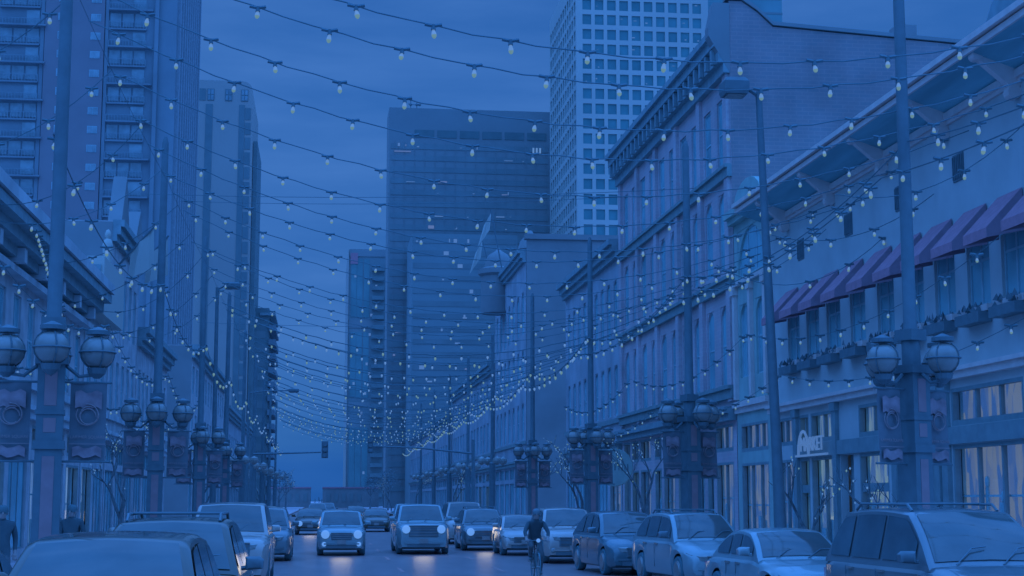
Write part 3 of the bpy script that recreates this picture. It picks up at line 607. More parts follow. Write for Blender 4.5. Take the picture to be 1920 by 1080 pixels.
for r_ in rt.sample(vis[:70], 26):
    a, c = rt.uniform(r_[0], r_[1] - .9), rt.uniform(r_[2] + .4, r_[3] - .5)
    q = MB(); w_ = rt.uniform(.25, .8); h_ = rt.uniform(.12, .35); q.quad(PF(a, c, .25), PF(a + w_, c, .25), PF(a + w_, c + h_, .25), PF(a, c + h_, .25)); q.build('office_light', M['litwin'], b)
b = thing('office_tower', 'blue glass tower half hidden behind the beige grid tower', 'tower')
q = MB(); q.box(93.4, 118, 380, 420, 0, 150); q.build('glass_wall', M['blueglass'], b)
for k in range(22): q = MB(); q.box(93.3, 118.1, 379.9, 380.0, 60 + k * 4, 60.5 + k * 4); q.build('spandrel', M['band'], b)

# dark slab tower
b = thing('office_tower', 'broad dark office slab with flat top and six rooftop louvres, mid view', 'tower')
X0, X1, YF, H = 17.3, 62.4, 420.0, 110.2
PF = mapper('F', YF)
q = MB(); q.box(X0, X1, YF, YF + 14, 0, H); q.build('wall', M['tower_dark'], b)
for k in range(30):
    z = 98.5 - k * 2.95 * 1.1
    if z < 4: break
    q = MB(); mbox(q, PF, X0 + .6, X1 - .6, z, z + 1.5, -.12, 0); q.build('glass_band', M['band'], b)
for k in range(16):
    q = MB(); u = X0 + 1.5 + k * 2.82; mbox(q, PF, u - .05, u + .05, 3, 100.5, -.17, -.125); q.build('mullion', M['tower_dark'], b)
for k in range(6):
    q = MB(); u = 24.4 + k * 6.3; mbox(q, PF, u, u + 5.4, 101.9, 104.0, -.15, 0); q.build('louvre', M['louvre'], b)
for k in range(46):
    z = 98.5 - rt.choice([0, 0, 1, 3, 4, 6, 7, 8, 10, 11, 12, 14, 15, 16, 18]) * 3.245; u = rt.uniform(X0 + 1, X1 - 5)
    w_ = rt.choice([.25, .4, .6, .9, 1.6, 2.4]); h_ = rt.choice([.2, .3, .5, .9]); q = MB(); z += rt.uniform(.2, .8)
    q.quad(PF(u, z, -.33), PF(u + w_, z, -.33), PF(u + w_, z + h_, -.33), PF(u, z + h_, -.33)); q.build('office_light', M['litamber'] if k % 7 == 0 else M['litwin'], b)
q = MB(); q.quad(PF(18.8, 97.6, -.34), PF(23.4, 97.6, -.34), PF(23.4, 97.9, -.34), PF(18.8, 97.9, -.34)); q.build('strip_light', M['litamber'], b)
for i in range(3): q = MB(); q.quad(PF(57.4 + i * .95, 98.2, -.34), PF(57.9 + i * .95, 98.2, -.34), PF(57.9 + i * .95, 99.7, -.34), PF(57.4 + i * .95, 99.7, -.34)); q.build('office_light', M['bulb'], b)
q = MB(); q.tube([(23.3, YF + 1, H), (23.3, YF + 1, H + 2.6)], .12); q.tube([(25, YF + 1, H), (25, YF + 1, H + 2.2)], .12); q.tube([(22.6, YF + 1, H + 1.4), (25.8, YF + 1, H + 1.0)], .1)
for x in (23.3, 25, 25.8): q.lathe([(.05, -.4), (.4, -.2), (.4, .2), (.05, .4)], (x, YF + 1, H + 1.2), 8)
q.build('antenna', M['dark'], b)
# podium / lower blocks in front of the dark slab
b = thing('office_block', 'mid height dark block with scattered lit windows at the foot of the dark slab', 'building')
q = MB(); q.box(22.5, 50, 395, 418, 0, 70.5); q.build('wall', M['tower_dark_side'], b)
PF2 = mapper('F', 395)
for k in range(21): q = MB(); mbox(q, PF2, 22.9, 49.6, 68 - k * 3.3, 69.4 - k * 3.3, -.1, 0); q.build('glass_band', M['band'], b)
for k in range(26):
    z = 68.2 - rt.randint(0, 17) * 3.3; u = rt.uniform(23, 38); w_ = rt.choice([.3, .5, .9, 1.3]); h_ = rt.choice([.4, .8, 1.0]); q = MB()
    q.quad(PF2(u, z, -.14), PF2(u + w_, z, -.14), PF2(u + w_, z + h_, -.14), PF2(u, z + h_, -.14)); q.build('office_light', M['litamber'] if k % 6 == 0 else M['litwin'], b)
# narrow glass tower left of the slab
b = thing('apartment_tower', 'narrow glass tower with stacked balconies, left of the dark slab', 'tower')
X0, X1, YF, H = 8.5, 24.0, 520.0, 86.2
PF = mapper('F', YF)
q = MB(); q.box(X0, X1, YF, YF + 50, 0, H); q.build('wall', M['band'], b)
for v0, v1 in ((59.5, 62.0), (33.0, 34.5), (83.8, 86.3)): q = MB(); mbox(q, PF, X0 + .1, X1, v0, v1, -.25, 0); q.build('spandrel', M['tower_dark'], b)
for z in (63, 36, 4):
    for i, u in enumerate((9.2, 11.2, 13.5)): q = MB(); mbox(q, PF, u, u + 1.9, z, z + (20 if z > 50 else 22), -.12, 0); q.build('glass_panel', M['blueglass'], b)
q = MB(); mbox(q, PF, 8.9, 11.4, 81.2, 85.0, -.26, -.2); q.build('red_panel', M['awning'], b)
for k in range(24): q = MB(); mbox(q, PF, 16.2, 20.4, 3 + k * 3.3, 4.3 + k * 3.3, -1.3, 0); q.build('balcony', M['slate'], b)
q = MB(); q.box(X0 - .35, X0 - .05, YF - .5, YF + 50, 0, 86.0); q.build('pale_edge', M['beige2'], b)
for k in range(14):
    z = 4 + rt.randint(0, 22) * 3.3; u = rt.uniform(9, 19); q = MB(); q.quad(PF(u, z, -.15), PF(u + .7, z, -.15), PF(u + .7, z + .9, -.15), PF(u, z + .9, -.15)); q.build('lit_window', M['litwin'], b)

# residential tower on the left
b = thing('apartment_tower', 'tall brick apartment tower with columns of balconies, filling the upper left', 'tower')
YF, H = 240.0, 112.0
PF = mapper('F', YF); XR = -23.6
q = MB(); q.box(-60, XR, YF, YF + 36, 0, H); q.build('wall', M['tower_shade'], b)
q = MB(); mbox(q, PF, -43.6, -34.6, 0, H, -.5, 0); q.build('brick_panel', M['tower_red'], b)
q = MB(); mbox(q, PF, -34.5, -34.0, 0, H, -.3, 0); mbox(q, PF, -26.9, -26.3, 0, H, -.6, 0); mbox(q, PF, -44.3, -43.7, 0, H, -.3, 0); q.build('pier', M['tower_shade'], b)
z0 = 76.3
for k in range(-3, 13):
    z = z0 - 2.98 * k
    for c in (-35.9, -40.9):
        q = MB(); mbox(q, PF, c - .75, c + .75, z - .3, z + .85, -.56, -.5); f = q.build('window', M['winframe'], b)
        q = MB(); mbox(q, PF, c - .68, c - .04, z - .23, z + .78, -.6, -.56); mbox(q, PF, c + .04, c + .68, z - .23, z + .78, -.6, -.56); q.build('pane', M['winlight'], f)
    full = k % 2 == 0
    for (ua, ub, pp) in ((-33.9, -28.2, full), (-50.5, -44.4, not full)):
        a0 = ua if pp else ub - 2.2
        q = MB()
        n_ = 3 if pp else 1; wd = (ub - a0) / n_
        for i in range(n_): mbox(q, PF, a0 + i * wd + .12, a0 + (i + 1) * wd - .12, z - .9, z + 1.25, -.1, -.02)
        q.build('window', M['winlight'], b)
        q = MB(); mbox(q, PF, ua, ub + (1.0 if not pp else 0), z - 1.45, z - 1.2, -1.1 if not pp else -.5, 0); bl = q.build('balcony', M['tower_shade'], b)
        q = MB(); mbox(q, PF, ua, ub, z - .18, z - .1, -.48, -.42)
        for i in range(14): u = ua + (ub - ua) * i / 13; mbox(q, PF, u - .04, u + .04, z - 1.2, z - .18, -.47, -.43)
        q.build('railing', M['railing'], bl)
PS = mapper('L', XR)
for k in range(9):
    y = YF + 1.5 + k * 4.0; q = MB(); mbox(q, PS, y, y + .9, 0, H, -.5, 0); q.build('fin', M['tower_strip'], b)
for k in range(8):
    y = YF + 2.6 + k * 4.0
    for j in range(11):
        z = z0 + 4 - 2.98 * 2 * j
        if k % 2 == j % 2 and k < 7:
            q = MB(); mbox(q, PS, y + .3, y + 2.2, z, z + 2.1, -.06, 0); q.build('side_window', M['winlight'], b)
q = MB(); mbox(q, PS, YF + 35, YF + 36, 0, H, -.8, 0); q.build('edge_pier', M['tower_strip'], b)

# pale tower with rounded top
b = thing('apartment_tower', 'pale slender tower with rounded top corner and two dark vertical strips', 'tower')
X0, X1, YF, H = -31, -15.9, 330.0, 91.8
pts = [(X0, 0), (X1, 0), (X1, H - 2.2)] + [(X1 - 2.2 + 2.2 * math.cos(t * PI / 12), H - 2.2 + 2.2 * math.sin(t * PI / 12)) for t in range(1, 7)] + [(X0, H)]
q = MB(); q.poly([(x, YF, z) for x, z in pts]); q.poly([(x, YF + 30, z) for x, z in pts])
for i in range(len(pts)):
    (xa, za), (xb, zb) = pts[i], pts[(i + 1) % len(pts)]; q.quad((xa, YF, za), (xb, YF, zb), (xb, YF + 30, zb), (xa, YF + 30, za))
q.build('wall', M['beige2'], b)
PF = mapper('F', YF)
for u0, u1 in ((-25.8, -24.3), (-18.7, -17.5)): q = MB(); mbox(q, PF, u0, u1, 0, 86.5, -.08, 0); q.build('dark_strip', M['slate'], b)
for k in range(26): q = MB(); mbox(q, PF, -17.4, -16.2, 2 + k * 3.25, 4.6 + k * 3.25, -.09, 0); q.build('window', M['slate'], b)
for c in (-26.6, -24.8, -21.0, -17.6):
    q = MB(); mbox(q, PF, c - .75, c + .75, 87.3, 89.9, -.1, 0); f = q.build('window', M['slate'], b)
    if c > -26: q = MB(); [mbox(q, PF, c + dx - .28, c + dx + .28, 87.45 + dz, 88.5 + dz, -.16, -.1) for dx in (-.36, .36) for dz in (0, 1.25)]; q.build('pane', M['winlight'], f)
q = MB(); q.box(-15.8, -14.9, YF + 6, YF + 28, 0, 80); q.build('side_wing', M['slate'], b)
for k in range(3):
    for j in range(4): q = MB(); mbox(q, PF, -23.4 + k * 1.6, -22.3 + k * 1.6, 8 + j * 3.2, 10.4 + j * 3.2, -.07, 0); q.build('window', M['slate'], b)
b = thing('apartment_block', 'lower block with balconies on its right edge, beside the pale tower', 'building')
YF = 345.0; PF = mapper('F', YF)
q = MB(); q.box(-17, -11.9, YF, YF + 25, 0, 44.3); q.build('wall', M['slate'], b)
q = MB(); q.box(-13.9, -10.5, YF - .6, YF + 24, 42.6, 43.2); q.build('roof', M['dark_cornice'], b)
for k in range(13): q = MB(); q.box(-11.9, -10.3, YF - .5, YF + 22, 2 + k * 3.1, 3.2 + k * 3.1); q.build('balcony', M['tower_shade'], b)
for k in range(12): q = MB(); mbox(q, PF, -15.5, -12.6, 3.4 + k * 3.1, 5.0 + k * 3.1, -.06, 0); q.build('window', M['band'], b)
# end of the street
for i, (x0, x1, lab) in enumerate(((-14, -2.6, 'low red brick block closing the street, left of the gap of sky'), (.7, 16, 'low red brick block closing the street, right of the gap of sky'))):
    b = thing('brick_block', lab, 'building'); q = MB(); q.box(x0, x1, 430, 445, 0, 5.2); q.build('wall', M['brown_side'], b)
    q = MB(); q.box(x0 - .1, x1 + .1, 429.8, 445.2, 5.2, 5.6); q.build('coping', M['awning'], b)
    for k in range(5): q = MB(); u = x0 + 1 + k * 2.1; q.box(u, u + 1.1, 429.9, 430, 1.6, 3.8); q.build('window', M['band'], b)
for i, (x_, y_, hh, lab) in enumerate(((-6.5, 300, 7.5, 'dark bushy tree above the left end block of the street'), (-8.5, 330, 8.5, 'taller dark bushy tree left of the end block'), (10.5, 330, 7.0, 'dark bushy tree by the right end block of the street'), (12.5, 290, 8.0, 'dark bushy tree below the narrow glass tower'))):
    t = thing('tree', lab, 'tree', (x_, y_, 0)); q = MB(); q.tube([(0, 0, 0), (.1, 0, hh * .35), (0, .1, hh * .6)], [.22, .16, .08]); [q.tube([(.05, 0, hh * .4), (math.cos(a) * 1.2, math.sin(a) * 1.2, hh * .7)], [.09, .04], 4) for a in (0, 1.6, 3.1, 4.7)]; q.build('trunk', M['bark'], t)
    q = MB()
    for cl in range(26):
        a, el, rr_ = rt.uniform(0, 6.28), rt.uniform(-.6, 1.4), rt.uniform(.5, 1); c0 = Vector((math.cos(a) * math.cos(el) * 1.8 * rr_, math.sin(a) * math.cos(el) * 1.8 * rr_, hh * .68 + math.sin(el) * hh * .3 * rr_))
        for k in range(26):
            c_ = c0 + Vector((rt.gauss(0, .32), rt.gauss(0, .32), rt.gauss(0, .3))); q.poly([c_ + Vector((rt.uniform(-.17, .17), rt.uniform(-.17, .17), rt.uniform(-.17, .17))) for _ in range(3)])
    q.build('crown', M['dark'], t)
for i, (px_, hh) in enumerate(((-.9, 2.4), (-.2, 2.9), (.3, 2.2))):
    t = thing('tree', ('distant dark conifer in the gap at the end of the street, left one', 'distant dark conifer in the gap at the end of the street, tallest', 'distant dark conifer in the gap at the end of the street, right one')[i], 'tree', (px_ * 1.6, 470 + i * 4, 0))
    q = MB(); q.tube([(0, 0, 0), (0, 0, hh * .5)], .12); q.build('trunk', M['bark'], t)
    q = MB()
    for k in range(60):
        f_ = rt.random(); z = hh * (.15 + .85 * f_); r_ = (1 - f_) * .7 * rt.uniform(.4, 1); a = rt.uniform(0, 6.28); c_ = Vector((r_ * math.cos(a), r_ * math.sin(a), z))
        q.poly([c_ + Vector((rt.uniform(-.2, .2), rt.uniform(-.2, .2), rt.uniform(-.2, .2))) for _ in range(3)])
    q.build('crown', M['dark'], t)
# ------------------------------------------------------------ lamp posts
def lamp_post(label, loc, rz):
    t = thing('lamp_post', label, 'lamp post', loc, rz, 'globe lamp posts with banners along the street')
    q = MB()
    q.box(-.27, .27, -.27, .27, .0, .45); q.box(-.22, .22, -.22, .22, .45, 4.15); q.box(-.27, .27, -.27, .27, 4.15, 4.3); q.box(-.26, .26, -.26, .26, 2.72, 2.86); q.box(-.24, .24, -.24, .24, 3.3, 3.38)
    q.build('pillar', M['pole'], t)
    for s in (-1, 1):
        for (a, c) in ((.6, 2.6), (3.0, 3.24), (3.45, 4.05)):
            q = MB(); q.box(-.1, .1, min(s * .22, s * .228), max(s * .22, s * .228), a, c); q.build('panel', M['panel'], t)
    q = MB(); q.lathe([(.17, 4.3), (.17, 4.9), (.125, 5.0), (.115, 8), (.10, 12.4), (.05, 12.6)], n=12); q.box(-.2, .2, -.2, .2, 4.75, 4.95); q.build('pole', M['pole'], t, smooth=40)
    for k in range(4):
        a = k * PI / 2; cx, cy = .74 * math.cos(a), .74 * math.sin(a)
        q = MB(); q.tube([(.16 * math.cos(a), .16 * math.sin(a), 4.2), (.45 * math.cos(a), .45 * math.sin(a), 3.96), (cx, cy, 4.0)], .035)
        q.lathe([(.05, -.2), (.14, -.12), (.17, -.02)], (cx, cy, 4.13), 12); q.lathe([(.2, 0), (.2, .07), (.12, .1), (.03, .14)], (cx, cy, 4.68), 12)
        q.tube([(cx + .305 * math.cos(p), cy + .305 * math.sin(p), 4.38) for p in [i * PI / 8 for i in range(17)]], .016, 5, cap=False)
        for m_ in range(4):
            p = a + m_ * PI / 2 + .3; q.tube([(cx + .3 * math.cos(p) * math.sin(i), cy + .3 * math.sin(p) * math.sin(i), 4.38 - .3 * math.cos(i)) for i in [.5 + j * .35 for j in range(7)]], .013, 4)
        arm = q.build('lamp_arm', M['pole'], t)
        q = MB(); q.lathe([(.285 * math.sin(i * PI / 12) + .002, -.285 * math.cos(i * PI / 12)) for i in range(1, 12)], (cx, cy, 4.38), 18); q.build('globe', M['globe'], arm, smooth=60)
    for s in (-1, 1):
        q = MB(); q.tube([(s * .2, 0, 3.86), (s * 1.0, 0, 3.86)], .022); q.tube([(s * .2, 0, 2.52), (s * 1.0, 0, 2.52)], .022); q.build('banner_rod', M['pole'], t)
        x0, x1 = sorted((s * .32, s * .92))
        q = MB(); q.loft([[(x0 + (x1 - x0) * i / 6, .02 * math.sin(i * 1.1 + j * .8), 3.84 - 1.3 * j / 6) for i in range(7)] for j in range(7)], caps=False); bn = q.build('banner', M['banner'], t, smooth=60)
        cx = (x0 + x1) / 2
        for (u0, u1, v0, v1) in ((-.22, .22, 3.42, 3.70), (-.24, .24, 2.6, 2.76)):
            q = MB(); q.loft([[(cx + u0 + (u1 - u0) * i / 5, -.05 + .005 * math.sin(i), v0 + (v1 - v0) * j / 3 + .03 * math.sin(i * 2)) for i in range(6)] for j in range(4)], caps=False); q.build('print', M['banner_pale'], bn)
        for k in range(3):
            q = MB(); r_ = .13 + .025 * k
            q.tube([(cx + .02 * math.sin(k * 2) + r_ * math.cos(p), -.055 - .004 * k, 3.28 + .015 * k + r_ * math.sin(p)) for p in [k * 1.3 + i * 5.4 / 22 for i in range(23)]], .010, 4); q.build('emblem', M['ring'], bn)
        me = text_mesh('LARIMER SQUARE', .072, .003); me.materials.append(M['ring']); o = link('lettering', me, bn, (cx, -.05, 2.93)); o.rotation_euler = (R(90), 0, 0)
        q = MB(); q.box(x0, x1, -.052, -.046, 2.81, 2.822); q.build('rule', M['ring'], bn)
    return t
LY = [27.0, 46.0, 63.8, 81.0]; RY = [27.0, 44.6, 62.0, 79.5]
proto = lamp_post('globe lamp post with dark banners on the left pavement, nearest the camera', (-4.56, LY[0], .13), R(8))
specs = [((-4.75, LY[1], .13), R(5), 'globe lamp post rising behind the dark car roofs on the left, second from the camera'), ((-4.85, LY[2], .13), R(12), 'globe lamp post on the left pavement below the pale tower, third from the camera'), ((-4.85, LY[3], .13), R(2), 'globe lamp post on the left pavement, fourth and smallest'),
         ((10.65, RY[0], .13), R(27), 'globe lamp post with pale banners on the right pavement, nearest the camera'), ((10.75, RY[1], .13), R(18), 'globe lamp post behind the silver hatchback on the right pavement'), ((10.85, RY[2], .13), R(10), 'globe lamp post behind the white car and cyclist on the right pavement'), ((10.85, RY[3], .13), R(3), 'globe lamp post on the right pavement, farthest from the camera')]
for lc, rz, lab in specs: copy_tree(proto, lc, rz)['label'] = lab
for y in (98.5, 115, 132, 150, 170):
    for x in (-4.85, 10.85):
        q = MB(); q.lathe([(.2, 0), (.2, 4.2), (.12, 4.3), (.1, 12.4), (.03, 12.6)], (0, 0, 0), 8)
        for k in range(4): a = k * PI / 2 + .3; q.lathe([(.02, -.28), (.24, -.15), (.28, 0), (.24, .15), (.02, .28)], (.74 * math.cos(a), .74 * math.sin(a), 4.35), 8, mi=1)
        o = q.build('lamp_post', [M['pole'], M['globe']]); o.location = (x, y, .13)
        tag(o, ('small distant globe lamp post in the far row on the left pavement' if x < 0 else 'small distant globe lamp post in the far row on the right pavement'), 'lamp post', 'far globe lamp posts on the left' if x < 0 else 'far globe lamp posts on the right')

# tall street lights with a box head
def street_light(label, base, top, dx, head, w_=.1):
    t = thing('street_light', label, 'street light', base)
    b0 = Vector((0, 0, 0)); t0 = Vector(top) - Vector(base)
    q = MB(); q.tube([b0, t0 * .3, t0], [w_ * 1.5, w_ * 1.2, w_ * .8], 10); q.lathe([(.25, 0), (.25, .5), (.16, .6)], (0, 0, 0), 10); q.build('pole', M['pole'], t, smooth=50)
    q = MB(); e_ = t0 + Vector((dx, 0, .1)); q.tube([t0 - Vector((0, 0, .1)), t0 + Vector((dx * .4, 0, .06)), e_], .05); q.build('arm', M['pole'], t)
    q = MB(); hx, hz = head; q.loft([[(e_.x - hx / 2 * k, e_.y - .3 * k, e_.z + z), (e_.x + hx / 2 * k, e_.y - .3 * k, e_.z + z), (e_.x + hx / 2 * k, e_.y + .3 * k, e_.z + z), (e_.x - hx / 2 * k, e_.y + .3 * k, e_.z + z), (e_.x - hx / 2 * k, e_.y - .3 * k, e_.z + z)] for z, k in ((-hz / 2, .9), (-hz / 4, 1), (hz / 4, 1), (hz / 2, .75))]); hd = q.build('lamp_head', M['pole'], t)
    q = MB(); q.box(e_.x - hx * .35, e_.x + hx * .35, e_.y - .2, e_.y + .2, e_.z - hz / 2 - .03, e_.z - hz / 2 - .002); q.build('lens', M['globe'], hd)
    return t
street_light('tall leaning street light with a box head against the brick side wall, on the right', (10.75, 35.6, .13), (10.65, 36.4, 12.05), -.62, (.62, .42))
street_light('tall street light with a box head in front of the pale tower, on the left', (-5.0, 74.5, .13), (-5.05, 74.6, 12.1), .7, (.75, .3))
street_light('street light with a long arm reaching over the road, far left', (-4.9, 106, .13), (-4.9, 106.2, 9.3), 3.0, (.7, .25))
# traffic signal on a mast arm
t = thing('traffic_signal', 'traffic signal on a long mast arm over the far end of the road', 'traffic light', (-4.7, 108, .13))
q = MB(); q.tube([(0, 0, 0), (0, 0, 6.2)], [.16, .11], 8); q.build('pole', M['pole'], t)
q = MB(); q.tube([(0, 0, 5.0), (2.4, 0, 5.08), (4.7, 0, 5.15)], [.09, .07, .05], 6); q.build('mast_arm', M['pole'], t)
q = MB(); q.box(4.75, 5.2, -.15, .15, 4.75, 5.9); [q.tube([(4.975, -.15, z), (4.975, -.33, z)], .15, 10) for z in (4.95, 5.32, 5.69)]; q.build('signal_head', M['trim'], t)
t = thing('traffic_signal', 'traffic signal mast reaching out from the right pavement beyond the parked cars', 'traffic light', (10.9, 111.5, .13))
q = MB(); q.tube([(0, 0, 0), (0, 0, 6.2)], [.16, .11], 8); q.build('pole', M['pole'], t)
q = MB(); q.tube([(0, 0, 5.2), (-4, 0, 5.6), (-7.4, 0, 5.7)], [.09, .07, .05], 6); q.build('mast_arm', M['pole'], t)
q = MB(); q.box(-7.6, -7.2, -.15, .15, 5.2, 6.3); [q.tube([(-7.4, -.15, z), (-7.4, -.33, z)], .15, 10) for z in (5.4, 5.75, 6.1)]; q.build('signal_head', M['trim'], t)
t = thing('bollard_light', 'white globe bollard light on the left pavement behind the car roofs', 'bollard', (-5.0, 39, .13))
q = MB(); q.lathe([(.1, 0), (.1, .04), (.06, .1), (.05, .95), (.08, 1.0)], n=10); q.build('post', M['pole'], t); q = MB(); q.lathe([(.125 * math.sin(i * PI / 10) + .002, 1.1 - .125 * math.cos(i * PI / 10)) for i in range(1, 10)], n=14); q.build('globe', M['globe'], t, smooth=60)

# ------------------------------------------------------------ festoon strings
rb = random.Random(5)
q = MB(); q.lathe([(.022, .0), (.026, -.03), (.042, -.07), (.045, -.098)], (0, 0, 0), 8, 0); q.lathe([(.045, -.098), (.038, -.13), (.018, -.152), (.004, -.156)], (0, 0, 0), 8, 1)
BULB = q.mesh('bulb', [M['bulb'], M['bulb_tip']], smooth=60)
def catenary(A, B, sag, n):
    A, B = Vector(A), Vector(B); return [A.lerp(B, i / n) - Vector((0, 0, 4 * sag * (i / n) * (1 - i / n))) for i in range(n + 1)]
def along(pts, step, off):
    out_ = []; d = off
    for a, b in zip(pts, pts[1:]):
        l_ = (b - a).length
        while d < l_: out_.append(a.lerp(b, d / l_)); d += step
        d -= l_
    return out_
def festoon(pts, label, step, off, r_=.02, group=None, near=True, name='festoon_string', big=1.0, cat='string lights'):
    o0 = pts[0]; pts = [p - o0 for p in pts]
    bs = along(pts, step, off); q = MB()
    q.tube(pts, r_, 5)
    if near:
        t = thing(name, label, cat, tuple(o0), 0, group)
        for p in bs: q.tube([p + Vector((0, 0, .012)), p - Vector((0, 0, .075))], [.03, .042], 6); q.tube([p - Vector((.13, 0, -.008)), p + Vector((0, 0, -.015)), p + Vector((.13, 0, .008))], .03, 5)
        q.build('cable', M['cable'], t)
        for p in bs:
            o = link('bulb', BULB, t, p - Vector((0, 0, .06))); o.rotation_euler = (rb.uniform(-.2, .2), rb.uniform(-.2, .2), 0); o.scale = (big * .88, big * .88, big * rb.uniform(.82, 1.0))
    else:
        for p in bs:
            q.tube([p, p - Vector((0, 0, .09))], .04, 4); q.lathe([(.025, -.07), (.055, -.13), (.055, -.17), (.01, -.24)], p, 5, 1 if rb.random() < .55 else 2)
        o = q.build(name, [M['cable'], M['bulb'], M['bulb_tip']]); o.location = o0; tag(o, label, cat, group)
ordn = ['first', 'second', 'third', 'fourth', 'fifth', 'sixth', 'seventh', 'eighth', 'ninth', 'tenth', 'eleventh', 'twelfth', 'thirteenth', 'fourteenth', 'fifteenth', 'sixteenth', 'seventeenth', 'eighteenth', 'nineteenth', 'twentieth']
cy = [22.7, 24.3, 27.2, 29.7, 33.5]
while cy[-1] < 66: cy.append(cy[-1] + rb.uniform(2.9, 3.6))
def span(Y, tw=0.0, j=0):
    xs = [-4.6 + 19.4 * i / 40 for i in range(41)]; vx = 5.9 + rb.uniform(-.4, .4) * (j > 4); dz = rb.uniform(-.18, .18) * (j > 4); out_ = []
    for i, x in enumerate(xs): out_.append(Vector((x, Y + tw * (x - 5) / 10, 8.72 + dz + .0225 * (x - vx) ** 2 + .035 * math.sin(x * 2 * PI / 1.2 + j) * .5)))
    return out_
offs = {0: .55, 1: .15, 2: .35, 3: .64, 4: .15}
for j, Y in enumerate(cy):
    festoon(span(Y, rb.uniform(-.5, .5) if j > 4 else 0, j), f'{ordn[j]} sagging string of bulbs across the street, counted from the camera', 1.2, offs.get(j, rb.uniform(.1, 1.1)), .0125, 'strings of bulbs hung across the street')
Y = cy[-1] + 3.2; k = 0
while Y < 190:
    festoon(span(Y, rb.uniform(-1, 1), 9), 'far sagging string of tiny bulbs across the end of the street', 1.2, rb.uniform(0, 1.1), .02, 'far strings of bulbs across the street', near=False); Y += rb.uniform(2.8, 4.0)
# lengthways strings between the lamp posts
rp = [8] + RY + [96, 113, 130, 150, 172, 195]; n_ = 0
for a, c in zip(rp, rp[1:]):
    for xx, zz, sg_ in ((10.7, 8.6, .75), (10.2, 7.9, .5)):
        near = c < 70
        lab = f'lengthways string of bulbs between the right lamp posts, {["upper", "lower"][zz < 8.2]} one in the {ordn[n_ // 2]} gap' if near else 'far lengthways string of tiny bulbs along the right lamp posts'
        festoon(catenary((xx, a, zz), (xx, c, zz), sg_, 16), lab, 1.7, rb.uniform(.1, 1), .012, 'lengthways strings of bulbs on the right' if near else 'far lengthways strings on the right', near=near); n_ += 1
for a, c, i in zip(RY[:3], RY[1:], range(3)):
    for xx, zz, sg_, nm in ((12.5, 6.9, .8, 'upper'), (13.5, 5.7, .7, 'lower')):
        festoon(catenary((xx, a, zz), (xx, c, zz), sg_, 14), f'{nm} pavement string of bulbs along the right shopfronts, {ordn[i]} stretch from the camera', 1.6, rb.uniform(.1, 1.2), .008, 'pavement strings on the right', big=.8)
for a, c, i in zip(LY[:3], LY[1:], range(3)):
    for xx, zz, sg_, nm in ((-6.2, 7.1, .9, 'upper'), (-7.6, 5.9, .7, 'lower')):
        festoon(catenary((xx, a, zz), (xx, c, zz), sg_, 14), f'{nm} pavement string of bulbs along the left shopfronts, {ordn[i]} stretch from the camera', 1.6, rb.uniform(.1, 1.2), .008, 'pavement strings on the left', big=.8)
lp = LY + [98.5, 115, 132, 150, 172, 195]; n_ = 0
for a, c in zip(lp, lp[1:]):
    near = c < 70
    festoon(catenary((-4.7, a, 8.3), (-4.7, c, 8.3), .9, 16), f'lengthways string of bulbs between the left lamp posts in the {ordn[n_]} gap' if near else 'far lengthways string of tiny bulbs along the left lamp posts', 2.3, rb.uniform(.1, 1), .012, 'lengthways strings of bulbs on the left' if near else 'far lengthways strings on the left', near=near); n_ += 1
# messenger cable on the left posts and side swags to the left facades
for i, (a, c) in enumerate(zip(LY, LY[1:] + [98.5])):
    q = MB(); q.tube(catenary((-4.6, a, 11.3), (-4.6, c, 11.3), .15, 8), .006, 4); tag(q.build('messenger_cable', M['cable']), f'thin bare cable between the left lamp post tops, {ordn[i]} span from the camera', 'cable', 'bare cables along the left lamp posts')
for j in range(9):
    a = 28 + j * 5.2
    festoon(catenary((-4.6, a, 11.2), (-9.1, a + rb.uniform(-2.5, 2.5), rb.uniform(8.9, 9.8)), rb.uniform(.5, 1.0), 12), f'{ordn[j]} short side string of bulbs from the left posts to the left roofs', 1.15, rb.uniform(.2, 1), .011, 'side strings on the left')
for j in range(4):
    a = 31 + j * 5.0
    festoon(catenary((10.7, a, 8.4), (14.95, a + rb.uniform(-2, 2), rb.uniform(8.9, 10.4)), rb.uniform(.5, .9), 12), f'{ordn[j]} short side string of bulbs from the right posts to the cream wall', 1.15, rb.uniform(.2, 1), .011, 'side strings on the right')
festoon([Vector(p) for p in ((-8.1, 44.5, 9.6), (-8.1, 47.0, 8.7), (-8.1, 49.3, 7.9), (-8.1, 49.35, 6.9), (-8.1, 49.4, 5.8))], 'short string of bulbs hanging down from the left eave', .28, .1, .012)
for j, (z, y) in enumerate(((16.9, 74), (14.5, 60), (12.2, 88))):
    q = MB(); q.tube(catenary((-7.5, y + 6, z + .4), (15, y, z), .25, 12), .012, 4); tag(q.build('overhead_wire', M['cable']), ('thin bare wire high across the street between tower and slab', 'thin bare wire across the street in front of the brick wall', 'lower thin bare wire crossing the sky gap')[j], 'cable', 'bare overhead wires')

